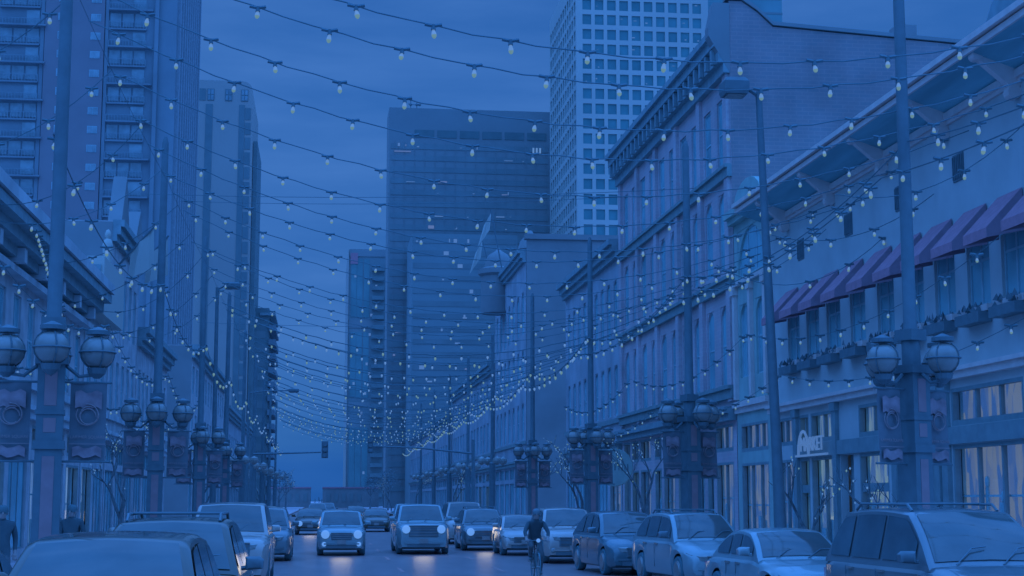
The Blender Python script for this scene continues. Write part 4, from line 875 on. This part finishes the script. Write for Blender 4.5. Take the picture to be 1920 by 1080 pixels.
# ------------------------------------------------------------ bare trees with fairy lights
def bare_tree(label, loc, h, seed, lights=60):
    r_ = random.Random(seed); t = thing('street_tree', label, 'tree', loc, 0, 'bare street trees')
    q = MB(); ends = []
    def br(p, d, l_, rad, dep):
        pts = [p]; c_ = p
        for k in range(3):
            d = (d + Vector((r_.uniform(-.22, .22), r_.uniform(-.22, .22), r_.uniform(-.05, .15)))).normalized(); c_ = c_ + d * l_ / 3; pts.append(c_)
        q.tube(pts, [rad, rad * .9, rad * .75, rad * .6], 5 if dep < 2 else 4)
        if dep > 0: ends.extend(pts[1:])
        if dep < 4:
            for k in range(r_.randint(2, 3)):
                a = r_.uniform(0, 6.28); br(pts[-1] if k else pts[-2], (d + Vector((math.cos(a), math.sin(a), .25)) * .75).normalized(), l_ * r_.uniform(.6, .8), rad * .58, dep + 1)
    br(Vector((0, 0, 0)), Vector((0, 0, 1)), h * .38, .07 + h * .008, 0)
    q.build('trunk', M['bark'], t)
    if lights:
        f = MB()
        for k in range(lights):
            p = r_.choice(ends) + Vector((r_.uniform(-.08, .08), r_.uniform(-.08, .08), r_.uniform(-.08, .08))); s_ = r_.uniform(.018, .03)
            f.lathe([(.002, -s_ * 1.3), (s_, 0), (.002, s_ * 1.3)], p, 4, r_.choice((0, 0, 1)))
        tag(f.build('fairy_lights', [M['fairy'], M['bulb_tip']], t), None, None, kind='stuff')
trees = [((13.3, 41.0, .13), 2.9, 1, 25, 'bare little tree below the lettered shop sign on the right'), ((12.3, 58.5, .13), 5.0, 2, 50, 'bare tree in front of the tall brick building shopfronts'), ((13.2, 37.0, .13), 2.9, 9, 25, 'bare little tree by the shop door near the right lamp post'),
         ((12.2, 88, .13), 5.5, 3, 90, 'bare tree with fairy lights in front of the brown brick building'), ((12.0, 70, .13), 5.0, 4, 70, 'bare tree with fairy lights beside the round sign'), ((11.6, 138, .13), 6, 5, 120, 'bare lit tree past the corner building'), ((11.2, 185, .13), 6, 6, 120, 'bare lit tree far down the right pavement'), ((10.9, 240, .13), 6, 7, 120, 'farthest bare lit tree on the right pavement'),
         ((-6.6, 54, .13), 5, 8, 60, 'bare tree with small lights beside the weathered building on the left'), ((-6.6, 90, .13), 5.5, 10, 90, 'bare tree with fairy lights on the left beside the side street'), ((-6.3, 128, .13), 6.5, 11, 140, 'bare lit tree beyond the side street on the left'), ((-6.0, 165, .13), 6.5, 12, 140, 'far bare tree wrapped in lights on the left'), ((-5.6, 215, .13), 6, 13, 120, 'farthest bare lit tree on the left pavement')]
for lc, h, sd_, nl, lab in trees: bare_tree(lab, lc, h, sd_, nl)
# ------------------------------------------------------------ vehicles (all face the camera, nose towards -y)
def lerp(a, b, t): return a + (b - a) * t
def prof(pts, y):
    for (a, za), (b, zb) in zip(pts, pts[1:]):
        if y <= b: return lerp(za, zb, 0 if b == a else max(0, (y - a) / (b - a)))
    return pts[-1][1]
def vehicle(name, label, cat, cx, ny, L_, W, H, pt, hood=.98, nose=.82, belt=1.0, cowl=1.25, rf=2.0, rr=3.7, rb_=4.4, lit=False, rails=False, kind='suv', rz=0, wr=.35, tumble=.30, group=None, lights=(.0, .66), pillars=None, scale=1.0, grille=(.5, .48, .70), fog=False, bars=3, bed=False):
    t = thing(name, label, cat, (cx, ny + L_ / 2, 0), rz, group); hW = W / 2; o = -L_ / 2
    wf, wb_ = .82 + .06 * (L_ - 4.4), L_ - .95
    ar = wr + .06
    top = [(0, nose - .30), (.03, nose - .13), (.09, nose - .05), (.2, nose), (.55, lerp(nose, hood, .55)), (cowl, hood), (cowl + .3, belt), (rb_ - .1, belt), (min(rb_ + .15, L_ - .12), belt - (.04 if kind == 'sedan' else .02)), (L_ - .08, belt - .12), (L_, belt - .35)]
    if bed: top = [p for p in top if p[0] <= cowl + .3] + [(rb_, belt), (rb_ + .05, belt + .02), (L_ - .05, belt + .02), (L_, belt - .1)]
    ys = {0, .03, .09, .2, .35, .5, cowl, cowl + .3, L_ - .2, L_ - .08, L_}
    for yw in (wf, wb_):
        for k in range(-8, 9): ys.add(yw + ar * math.sin(k / 8 * PI / 2))
    y = .65
    while y < L_ - .2: ys.add(y); y += .22
    ys = sorted(ys); rings = []
    for y in ys:
        z1 = prof(top, y); w_ = hW * (1 - .15 * max(0, 1 - y / .75) ** 2.2 - .10 * max(0, 1 - (L_ - y) / .6) ** 2)
        zb = .24 if y > .1 else .24 + (.1 - y) * .4
        for yw in (wf, wb_):
            if abs(y - yw) < ar: zb = max(zb, wr + math.sqrt(ar * ar - (y - yw) ** 2))
        zs = max(z1 - .07, zb + .06); zm = max(lerp(zb, zs, .55), zb + .03)
        half = [(w_ - .05, zb), (w_ - .01, zb + .04 + .3 * (zm - zb)), (w_, zm), (w_ - .025, max(zs - .05, zm + .01)), (w_ - .07, max(zs, zm + .02)), (w_ - .16, max(z1 - .01, zm + .03)), (w_ * .5, max(z1 + .015, zm + .035)), (0, max(z1 + .028, zm + .04))]
        rings.append([(-x, y + o, z) for x, z in half] + [(x, y + o, z) for x, z in half[-2::-1]])
    B = MB(); B.loft(rings)
    # greenhouse
    gw = hW - .07
    def zr(y):
        if y < cowl or y > rb_: return belt
        if y < rf: u = (y - cowl) / (rf - cowl); return lerp(hood, H - .05, u) + .05 * math.sin(u * PI)
        if y < rr: u = (y - rf) / (rr - rf); return H - .05 + .05 * math.sin(u * PI)
        u = (y - rr) / (rb_ - rr); return lerp(H - .05, belt, u) + .06 * math.sin(u * PI)
    def wt(y): return gw - max(0, zr(y) - belt) * tumble
    gy = [lerp(cowl, rf, i / 8) for i in range(9)] + [lerp(rf, rr, i / 8) for i in range(1, 9)] + [lerp(rr, rb_, i / 6) for i in range(1, 7)]
    gr = []
    for y in gy:
        z = zr(y); x = wt(y); half = [(gw, min(belt, hood) - .06), (x, z - .04), (x - .035, z - .012), (x - .09, z), (x * .45, z + .02), (0, z + .027)]
        gr.append([(-a, y + o, c) for a, c in half] + [(a, y + o, c) for a, c in half[-2::-1]])
    B.loft(gr)
    B.build('body', pt, t, smooth=32)
    if rz == 0 or True:
        u = MB(); u.box(-hW + .14, hW - .14, o + .25, -o - .25, .2, .62); u.build('underbody', M['trim'], t)
    # windscreen
    S = MB(); rows = []
    for i in range(9):
        y = lerp(cowl, rf, lerp(.07, .95, i / 8)); z = zr(y); x0 = wt(y) - .10
        rows.append([(x0 * u, y + o - .012, z + (.027 - .02 * abs(u) * 1.0) + .012 - .012 * (u * u)) for u in (-1, -.75, -.5, -.25, 0, .25, .5, .75, 1)])
    S.loft(rows, caps=False); ws = S.build('windscreen', M['carglass'], t, smooth=60)
    for s in (-.55, .12):
        q = MB(); q.tube([(s * hW, cowl + o - .02, hood + .035), (s * hW + .3, cowl + o + .16, hood + .17 * (H - hood) / .6 + .03), (s * hW + .52, cowl + o + .2, hood + .21 * (H - hood) / .6)], .01, 4); q.build('wiper', M['trim'], ws)
    # rear window
    S = MB(); rows = []
    for i in range(5):
        y = lerp(rr, rb_, lerp(.12, .8, i / 4)); z = zr(y); x0 = wt(y) - .12
        rows.append([(x0 * u, y + o + .012, z + .03) for u in (-1, -.5, 0, .5, 1)])
    S.loft(rows, caps=False); S.build('rear_window', M['carglass'], t, smooth=60)
    # side windows
    pl = pillars or [lerp(cowl, rf, .45), lerp(rf, rr, .30), lerp(rf, rr, .80), lerp(rr, rb_, .70)]
    for s in (-1, 1):
        for ya, yb in zip(pl, pl[1:]):
            ya += .045; yb -= .045; S = MB(); rw = []
            for i in range(9):
                y = lerp(ya, yb, i / 8); zt = zr(y) - .085
                if zt < belt + .05: continue
                def X(z): return s * (gw - (z - belt) * (gw - wt(y)) / max(.08, zr(y) - .04 - belt + .06) + .014 - .06 * (gw - wt(y)) / max(.08, zr(y) - .04 - belt + .06))
                rw.append([(X(z), y + o, z) for z in (belt + .03, lerp(belt + .03, zt, .5), zt)])
            if len(rw) > 1: S.loft(rw, caps=False); S.build('side_window', M['sideglass'], t, smooth=60)
    # wheels
    for yw in (wf, wb_):
        for s in (-1, 1):
            q = MB(); q.lathe([(wr - .12, -.1), (wr - .02, -.11), (wr, -.07), (wr, .07), (wr - .02, .11), (wr - .12, .1)], (s * (hW - .13), yw + o, wr), 22, axis='x'); wl = q.build('wheel', M['tyre'], t, smooth=40)
            q = MB(); X = s * (hW - .018)
            q.lathe([(wr - .12, -.01), (wr - .10, .012), (wr - .13, .015), (wr - .15, -.03)], (X - s * .005, yw + o, wr), 20, axis='x')
            for k in range(6):
                a = k * PI / 3; q.poly([(X, yw + o + .05 * math.cos(a + 1.2), wr + .05 * math.sin(a + 1.2)), (X, yw + o + (wr - .12) * math.cos(a + .13), wr + (wr - .12) * math.sin(a + .13)), (X, yw + o + (wr - .12) * math.cos(a - .13), wr + (wr - .12) * math.sin(a - .13)), (X, yw + o + .05 * math.cos(a - 1.2), wr + .05 * math.sin(a - 1.2))])
            q.lathe([(.06, -.02), (.06, .01), (.02, .015)], (X, yw + o, wr), 10, axis='x'); q.build('rim', M['rim'], wl)
    # front face
    hx = hW * lights[1]
    for s in (-1, 1):
        q = MB(); zc = nose - .16
        q.loft([[(s * (hx - .20), o - .015, zc - .055 + d), (s * (hx + .02), o + .02, zc - .05 + d), (s * (hx + .17), o + .16, zc - .02 + d), (s * (hx + .24), o + .36, zc + .03 + d)] for d in (0, .05, .1)], caps=False)
        q.loft([[(s * (hx - .20), o - .015, zc + .045), (s * (hx + .02), o + .02, zc + .05), (s * (hx + .17), o + .16, zc + .08), (s * (hx + .24), o + .36, zc + .13)], [(s * (hx - .20), o + .1, zc + .10), (s * (hx + .02), o + .13, zc + .10), (s * (hx + .12), o + .26, zc + .12), (s * (hx + .18), o + .46, zc + .15)]], caps=False)
        h = q.build('headlight', M['lens'], t, smooth=50)
        if lit:
            q = MB(); q.lathe([(.155, .0), (.155, -.035), (.11, -.065), (.02, -.08)], (s * hx, o - .005, zc + .01), 14, axis='y'); q.build('glowing_lamp', M['head'], h)
        if fog:
            q = MB(); q.lathe([(.085, .02), (.085, -.02), (.05, -.045), (.01, -.05)], (s * (hx + .04), o + .02, .42), 12, axis='y'); q.build('fog_lamp', M['head'] if lit else M['lens'], t)
        # mirrors and handles
        q = MB(); mx, my, mz = s * (hW + .10), cowl + .32 + o, belt + .10
        q.loft([[(mx + s * .11 * a * k_, my + dy, mz + .085 * c_ * k_) for a, c_ in ((-1, -1), (1, -.8), (1.1, .5), (.6, 1), (-1, 1), (-1, -1))] for dy, k_ in ((-.09, .6), (-.06, .95), (.05, 1), (.07, .9))]); q.tube([(s * (hW - .06), my, mz - .06), (mx, my, mz - .04)], .03, 5); q.build('mirror', pt if not rails else M['trim'], t, smooth=50)
        for yh in (lerp(pl[0], pl[1], .85), lerp(pl[1], pl[2], .85)):
            q = MB(); q.box(s * hW - .02 if s > 0 else -hW - .015, s * hW + .015 if s > 0 else -hW + .02, yh + o - .1, yh + o + .1, belt - .14, belt - .11); q.build('door_handle', M['chrome'], t)
        if rails:
            q = MB(); xr = wt(rf) - .12; q.tube([(s * xr, rf + .15 + o, H - .03), (s * xr, rf + .3 + o, H + .06), (s * xr, rr - .3 + o, H + .07), (s * xr, rr - .1 + o, H - .02)], .022, 6); q.build('roof_rail', M['trim'], t)
        q = MB(); q.box(s * (hW - .22) - .1, s * (hW - .22) + .1, -o - .03, -o + .012, belt - .4, belt - .18); q.build('tail_light', M['awning'], t)
        for ys_ in (pl[1], pl[2]):
            q = MB(); q.box(s * hW - .006 if s > 0 else -hW - .002, s * hW + .002 if s > 0 else -hW + .006, ys_ + o - .006, ys_ + o + .006, .4, belt - .1); q.build('door_seam', M['trim'], t)
    if rails:
        for yy in (lerp(rf, rr, .3), lerp(rf, rr, .75)): q = MB(); xr = wt(rf) - .12; q.tube([(-xr, yy + o, H + .07), (xr, yy + o, H + .07)], .018, 6); q.build('roof_bar', M['trim'], t)
    gwid, g0, g1 = grille; g0, g1 = g0 * nose / .82, g1 * nose / .82
    q = MB(); q.loft([[(-hW * gwid, o + .0, z), (-hW * gwid * .9, o - .022, z), (hW * gwid * .9, o - .022, z), (hW * gwid, o + .0, z)] for z in (g0, (g0 + g1) / 2, g1)], caps=False); gl = q.build('grille', M['trim'], t)
    q = MB()
    for i in range(bars): z = lerp(g0, g1, (i + .5) / bars); q.box(-hW * gwid * .92, hW * gwid * .92, o - .036, o - .018, z - .012, z + .012)
    q.box(-hW * gwid, hW * gwid, o - .04, o - .01, g1, g1 + .025); q.build('grille_bar', M['chrome'], gl)
    q = MB(); q.box(-hW * .62, hW * .62, o - .018, o + .05, .27, .39); q.build('air_intake', M['trim'], t)
    q = MB(); q.loft([[(-hW * .82, o + .06, z), (-hW * .7, o - .04, z), (hW * .7, o - .04, z), (hW * .82, o + .06, z)] for z in (.405, .43, .455)], caps=False); q.build('bumper', pt, t, smooth=50)
    q = MB(); q.box(-.16, .16, o - .055, o - .043, .43, .58); q.build('number_plate', M['plate'], t)
    if scale != 1: t.scale = (scale,) * 3
    if lit:
        ld = bpy.data.lights.new('headlamp_beam', 'SPOT'); ld.energy = 9; ld.color = (1.0, .85, .62); ld.spot_size = R(95); ld.spot_blend = .8; ld.shadow_soft_size = .4
        lo = bpy.data.objects.new('headlamp_beam', ld); col.objects.link(lo); lo.parent = t; lo.location = (0, o - .25, .75); lo.rotation_euler = (R(62), 0, R(180))
    return t
silver = paint('silver', (.19, .21, .22)); white = paint('white', (.34, .36, .38)); black = paint('black', (.06, .10, .125)); grey = paint('grey', (.14, .165, .18)); tan = paint('tan', (.15, .15, .165)); slate = paint('slate', (.10, .145, .17)); red = paint('dark_red', (.14, .11, .125))
# right hand row
vehicle('minivan', 'big grey minivan with roof rails parked at the right edge of the frame', 'car', 8.85, 18.9, 5.05, 1.98, 1.88, grey, hood=1.12, nose=.9, belt=1.14, cowl=1.0, rf=2.0, rr=4.3, rb_=4.85, rails=True, wr=.36, tumble=.24, rz=R(2))
vehicle('saloon_car', 'silver saloon car parked between the minivan and the silver hatchback', 'car', 8.65, 26.3, 4.6, 1.82, 1.46, silver, hood=.93, nose=.74, belt=.97, cowl=1.35, rf=2.1, rr=3.2, rb_=3.95, kind='sedan', wr=.32, rz=R(4))
vehicle('estate_car', 'silver hatchback with roof rails parked behind the silver saloon car', 'car', 9.1, 35.4, 4.6, 1.86, 1.70, silver, hood=1.04, nose=.82, belt=1.08, cowl=1.15, rf=1.95, rr=3.7, rb_=4.4, rails=True, rz=R(6))
vehicle('crossover', 'glossy black crossover parked between the silver hatchback and the white four by four', 'car', 8.45, 41.2, 4.75, 1.9, 1.68, black, hood=1.04, nose=.84, belt=1.08, cowl=1.2, rf=2.0, rr=3.6, rb_=4.5, rz=R(4), bars=4)
vehicle('four_by_four', 'white four by four facing the road right behind the cyclist', 'car', 8.05, 49.2, 4.7, 1.92, 1.74, white, hood=1.1, nose=.95, belt=1.12, cowl=1.2, rf=1.9, rr=3.9, rb_=4.5, rails=False, bars=2, fog=True)
vehicle('hatchback', 'small white hatchback half hidden behind the cyclist', 'car', 7.45, 56.5, 4.0, 1.7, 1.45, white, hood=.95, nose=.76, belt=.98, cowl=1.05, rf=1.8, rr=3.2, rb_=3.85, wr=.3)
# moving traffic
vehicle('crossover', 'grey crossover with its headlight on, right hand lane behind the white hatchback', 'car', 6.6, 62.2, 4.6, 1.86, 1.66, grey, hood=1.05, nose=.9, belt=1.08, cowl=1.15, rf=1.85, rr=3.7, rb_=4.4, lit=True, rails=True)
vehicle('large_suv', 'pale large SUV behind the grey crossover in the right hand lane', 'car', 6.75, 71.5, 5.2, 2.0, 1.92, white, hood=1.15, nose=1.0, belt=1.2, cowl=1.3, rf=1.95, rr=4.5, rb_=5.1)
vehicle('pickup_truck', 'pickup truck with a wide chrome grille and headlights on, middle lane', 'truck', 3.85, 58.2, 5.7, 1.98, 1.84, silver, hood=1.17, nose=1.08, belt=1.2, cowl=1.5, rf=2.1, rr=3.4, rb_=3.7, lit=True, grille=(.56, .50, .80), bars=4, wr=.4, bed=True, tumble=.22)
vehicle('suv', 'boxy SUV with bright headlights and fog lamps driving in the left hand lane', 'car', .8, 57.2, 4.6, 1.78, 1.62, silver, hood=1.04, nose=.92, belt=1.06, cowl=1.2, rf=1.75, rr=3.9, rb_=4.4, lit=True, fog=True, wr=.36, tumble=.2, grille=(.42, .52, .72))
vehicle('saloon_car', 'distant dark saloon car between the boxy SUV and the pickup truck', 'car', 3.6, 100, 4.5, 1.8, 1.45, slate, hood=.95, nose=.76, belt=.98, cowl=1.3, rf=2.0, rr=3.2, rb_=3.95, kind='sedan')
vehicle('saloon_car', 'distant car with bright lamps in the left lane behind the boxy SUV', 'car', -.55, 92, 4.5, 1.8, 1.5, tan, hood=.98, nose=.8, belt=1.0, cowl=1.25, rf=1.95, rr=3.3, rb_=4.1, kind='sedan', lit=True)
vehicle('suv', 'far SUV with lamps on, left of the sky gap', 'car', -.2, 128, 4.7, 1.86, 1.75, grey, lit=True); vehicle('saloon_car', 'far car with lamps on, right of the boxy SUV roof', 'car', 3.2, 140, 4.5, 1.8, 1.48, slate, hood=.95, nose=.76, belt=.98, rr=3.2, rb_=3.95, kind='sedan', lit=True); vehicle('suv', 'farthest car waiting at the end of the street', 'car', .9, 176, 4.7, 1.86, 1.7, grey, lit=True); vehicle('suv', 'far pale car in the right lane near the lit trees', 'car', 6.6, 120, 4.7, 1.86, 1.72, silver)
# left row
vehicle('suv', 'slate SUV in the lower left corner, nearest in the left row', 'car', -1.83, 12.2, 4.7, 1.88, 1.69, slate, hood=1.06, nose=.86, belt=1.08, cowl=1.1, rf=1.85, rr=3.8, rb_=4.45)
vehicle('suv', 'dark SUV with roof rails, second in the left row', 'car', -1.85, 18.4, 4.7, 1.9, 1.76, slate, hood=1.1, nose=.9, belt=1.12, cowl=1.1, rf=1.8, rr=3.8, rb_=4.45, rails=True)
vehicle('suv', 'big white SUV with a dark grille, third in the left row', 'truck', -2.15, 36.9, 5.2, 2.0, 1.93, white, hood=1.18, nose=1.08, belt=1.22, cowl=1.3, rf=1.95, rr=4.4, rb_=5.0, grille=(.55, .52, .76), wr=.4, tumble=.2)
vehicle('suv', 'grey SUV behind the white SUV in the left row', 'car', -1.85, 52.3, 4.7, 1.88, 1.74, grey, hood=1.08, nose=.9, belt=1.12, cowl=1.15, rf=1.85, rr=3.8, rb_=4.45)
vehicle('suv', 'slate SUV farther back in the left row, fifth from the camera', 'car', -2.5, 66, 4.7, 1.88, 1.74, slate); vehicle('saloon_car', 'small car at the far end of the left row', 'car', -2.6, 76, 4.5, 1.8, 1.46, grey, hood=.95, nose=.76, belt=.98, rr=3.2, rb_=3.95, kind='sedan')
vehicle('saloon_car', 'dark saloon cut off by the left edge of the frame', 'car', -4.75, 17.4, 4.6, 1.82, 1.47, slate, hood=.95, nose=.76, belt=.98, cowl=1.35, rf=2.1, rr=3.2, rb_=3.95, kind='sedan', wr=.32)

# ------------------------------------------------------------ people
def skin_mesh(joints, edges, sub=2):
    names = list(joints); me = bpy.data.meshes.new('skeleton'); me.from_pydata([joints[n][0] for n in names], [(names.index(a), names.index(b)) for a, b in edges], [])
    o = bpy.data.objects.new('skeleton', me); col.objects.link(o); o.modifiers.new('s', 'SKIN'); sm = o.modifiers.new('d', 'SUBSURF'); sm.levels = sub; sm.render_levels = sub
    for i, n in enumerate(names):
        r_ = joints[n][1]; d = me.skin_vertices[0].data[i]; d.radius = r_ if isinstance(r_, tuple) else (r_, r_); d.use_root = (i == 0)
    dg = bpy.context.evaluated_depsgraph_get(); out_ = bpy.data.meshes.new_from_object(o.evaluated_get(dg)); bpy.data.objects.remove(o); return out_
def person(label, loc, rz, J, zones, group=None, helmet=None, hat=False):
    """J: joints of a body facing -y"""
    t = thing('person', label, 'person', loc, rz, group)
    E_ = [('pel', 'wst'), ('wst', 'chs'), ('chs', 'nck'), ('nck', 'hd1'), ('hd1', 'hd2'), ('hd2', 'hd3')]
    for s in 'lr':
        E_ += [('pel', 'hip' + s), ('hip' + s, 'kne' + s), ('kne' + s, 'ank' + s), ('ank' + s, 'toe' + s), ('chs', 'sho' + s), ('sho' + s, 'elb' + s), ('elb' + s, 'wri' + s), ('wri' + s, 'plm' + s)]
        wv, pv = Vector(J['wri' + s][0]), Vector(J['plm' + s][0]); d = (pv - wv).normalized(); sd_ = d.cross(Vector((0, 0, 1)));  sd_ = sd_.normalized() if sd_.length > .1 else Vector((1, 0, 0)); dn = d.cross(sd_).normalized()
        for k, (off, ln) in enumerate(((-.033, .07), (-.011, .08), (.011, .075), (.033, .06))):
            a = pv + d * .02 + sd_ * off; b_ = a + d * ln * .55 ; c_ = b_ + d * ln * .3 + dn * .03 * (1 if dn.z < 0 else -1)
            for nm, p_, r_ in ((f'f{k}a{s}', a, .011), (f'f{k}b{s}', b_, .0095), (f'f{k}c{s}', c_, .008)): J[nm] = (tuple(p_), r_)
            E_ += [('plm' + s, f'f{k}a{s}'), (f'f{k}a{s}', f'f{k}b{s}'), (f'f{k}b{s}', f'f{k}c{s}')]
        a = wv.lerp(pv, .6) + sd_ * (.045 if s == 'l' else -.045); J['tha' + s] = (tuple(a), .012); J['thb' + s] = (tuple(a + d * .05 + sd_ * (.015 if s == 'l' else -.015)), .009); E_ += [('plm' + s, 'tha' + s), ('tha' + s, 'thb' + s)]
    me = skin_mesh(J, E_)
    for m_ in (M['skin'], M['jacket'], M['jeans'], M['trim']): me.materials.append(m_)
    hands = [Vector(J['plm' + s][0]) for s in 'lr']; toes = [Vector(J['toe' + s][0]) for s in 'lr'] + [Vector(J['ank' + s][0]) for s in 'lr']
    nz = J['nck'][0][2] + .03; wz = J['pel'][0][2] + zones
    for p in me.polygons:
        c_ = p.center; p.use_smooth = True
        if min((c_ - h).length for h in hands) < .11 or c_.z > nz: p.material_index = 0
        elif min((c_ - h).length for h in toes) < .13: p.material_index = 3
        elif c_.z > wz or min((c_ - Vector(J[n][0])).length for n in ('elbl', 'elbr', 'wril', 'wrir')) < .12: p.material_index = 1
        else: p.material_index = 2
    link('body', me, t)
    hd = Vector(J['hd2'][0]); f = (Vector(J['hd2'][0]) - Vector(J['hd1'][0])).normalized()
    q = MB()
    for s in (-1, 1): q.lathe([(.002, -.012), (.012, 0), (.002, .012)], hd + Vector((s * .033, -.092, .01)), 6, axis='y')
    q.build('eyes', M['hair'], t)
    q = MB(); q.loft([[hd + Vector((-.014, -.088, .01)), hd + Vector((0, -.1, .012)), hd + Vector((.014, -.088, .01))], [hd + Vector((-.02, -.09, -.035)), hd + Vector((0, -.122, -.032)), hd + Vector((.02, -.09, -.035))]]); q.box(hd.x - .025, hd.x + .025, hd.y - .096, hd.y - .088, hd.z - .068, hd.z - .06)
    for s in (-1, 1): q.lathe([(.01, -.03), (.022, 0), (.01, .03)], hd + Vector((s * .088, 0, -.01)), 6)
    q.build('face', M['skin'], t)
    q = MB(); q.lathe([(.1, -.03), (.108, .03), (.1, .075), (.07, .115), (.02, .132)], hd + Vector((0, .018, .01)), 14); q.build('helmet' if helmet else 'hair', M[helmet] if helmet else M['hair'], t, smooth=60)
    return t
# cyclist
bx, by = 5.45, 39.4
bk = thing('bicycle', 'bicycle with a bright front lamp ridden towards the camera', 'bicycle', (bx, by, 0))
for yc in (-.52, .52):
    q = MB(); q.tube([(0, yc + .335 * math.cos(i * PI / 14), .345 + .335 * math.sin(i * PI / 14)) for i in range(29)], .018, 6, cap=False); wl = q.build('wheel', M['tyre'], bk, smooth=60)
    q = MB(); [q.tube([(0, yc, .345), (0, yc + .32 * math.cos(k * PI / 8), .345 + .32 * math.sin(k * PI / 8))], .003, 3) for k in range(16)]; q.lathe([(.02, -.05), (.03, 0), (.02, .05)], (0, yc, .345), 8, axis='x'); q.build('spokes', M['rim'], wl)
q = MB()
for a, c, r_ in (((0, -.38, .86), (0, .08, .30), .02), ((0, .22, .82), (0, .08, .30), .018), ((0, -.37, .82), (0, .2, .78), .017), ((0, .08, .3), (.05, .52, .345), .012), ((0, .08, .3), (-.05, .52, .345), .012), ((0, .2, .76), (.05, .52, .345), .01), ((0, .2, .76), (-.05, .52, .345), .01), ((0, -.36, .78), (0, -.38, .94), .02)): q.tube([a, c], r_, 6)
q.build('frame', M['slate'], bk)
q = MB(); [q.tube([(0, -.38, .72), (s * .05, -.4, .68), (s * .05, -.52, .345)], .013, 6) for s in (-1, 1)]; q.build('fork', M['slate'], bk)
q = MB(); q.tube([(-.3, -.33, .98), (-.1, -.43, 1.0), (.1, -.43, 1.0), (.3, -.33, .98)], .014, 6); q.tube([(0, -.38, .9), (0, -.42, 1.0)], .015, 6); q.build('handlebar', M['trim'], bk)
q = MB(); q.loft([[(-.07, .34, .9), (.07, .34, .9)], [(-.06, .2, .92), (.06, .2, .92)], [(-.02, .04, .9), (.02, .04, .9)]]); q.tube([(0, .21, .78), (0, .22, .9)], .014); q.build('saddle', M['trim'], bk)
q = MB(); q.tube([(.09, .08, .3), (.1, .05, .13)], .01); q.tube([(-.09, .08, .3), (-.1, .1, .47)], .01); q.tube([(-.1, .08, .3), (.1, .08, .3)], .02); q.box(.08, .18, .0, .1, .11, .13); q.box(-.18, -.08, .05, .15, .46, .48); q.build('crank', M['chrome'], bk)
q = MB(); q.lathe([(.05, .02), (.05, -.02), (.01, -.03)], (0, -.5, 1.0), 10, axis='y'); q.tube([(0, -.48, 1.0), (0, -.42, 1.0)], .015); q.build('front_lamp', M['head'], bk)
J = {'pel': ((0, .24, 1.0), (.15, .11)), 'wst': ((0, .14, 1.15), (.15, .11)), 'chs': ((0, -.02, 1.36), (.17, .12)), 'nck': ((0, -.1, 1.5), .062), 'hd1': ((0, -.13, 1.56), (.07, .075)), 'hd2': ((0, -.15, 1.65), (.082, .095)), 'hd3': ((0, -.14, 1.73), (.06, .07)),
     'hipl': ((.1, .22, .96), .1), 'hipr': ((-.1, .22, .96), .1), 'knel': ((.13, -.12, .62), .068), 'ankl': ((.13, .07, .21), .048), 'toel': ((.14, -.07, .16), .038), 'kner': ((-.14, -.2, .84), .07), 'ankr': ((-.13, .08, .56), .048), 'toer': ((-.14, -.04, .51), .038),
     'shol': ((.19, -.05, 1.42), .07), 'shor': ((-.19, -.05, 1.42), .07), 'elbl': ((.3, -.18, 1.2), .052), 'elbr': ((-.3, -.18, 1.2), .052), 'wril': ((.27, -.29, 1.04), .036), 'wrir': ((-.27, -.29, 1.04), .036), 'plml': ((.265, -.34, 1.015), .034), 'plmr': ((-.265, -.34, 1.015), .034)}
person('cyclist in a dark jacket and helmet riding towards the camera', (bx, by, 0), 0, J, .06, helmet='trim')
def walker(label, loc, rz, st=.25):
    J = {'pel': ((0, 0, .95), (.15, .11)), 'wst': ((0, 0, 1.1), (.15, .11)), 'chs': ((0, 0, 1.34), (.18, .12)), 'nck': ((0, 0, 1.5), .06), 'hd1': ((0, -.02, 1.55), (.07, .075)), 'hd2': ((0, -.025, 1.64), (.082, .095)), 'hd3': ((0, -.015, 1.73), (.06, .07)),
         'hipl': ((.1, 0, .9), .1), 'hipr': ((-.1, 0, .9), .1), 'knel': ((.1, -st * .6, .5), .066), 'kner': ((-.1, st * .2, .5), .066), 'ankl': ((.1, -st, .09), .045), 'ankr': ((-.1, st, .11), .045), 'toel': ((.11, -st - .15, .05), .04), 'toer': ((-.11, st - .13, .04), .04),
         'shol': ((.2, 0, 1.42), .07), 'shor': ((-.2, 0, 1.42), .07), 'elbl': ((.26, .08, 1.14), .052), 'elbr': ((-.26, -.02, 1.14), .052), 'wril': ((.25, .0, .9), .036), 'wrir': ((-.25, -.14, .93), .036), 'plml': ((.25, -.03, .83), .034), 'plmr': ((-.25, -.19, .87), .034)}
    return person(label, loc, rz, J, -.12)
walker('pedestrian in a dark coat walking on the left pavement left of the lamp post pillar', (-5.95, 30.5, .13), R(15))
walker('pedestrian in dark clothes on the left pavement right of the lamp post pillar', (-5.2, 34.0, .13), R(-20), .15)
walker('second pedestrian standing close to the shopfront right of the lamp post pillar', (-6.2, 37.5, .13), R(160), .05)
walker('pedestrian on the far left pavement by the side street', (-6.4, 62, .13), R(0), .2)
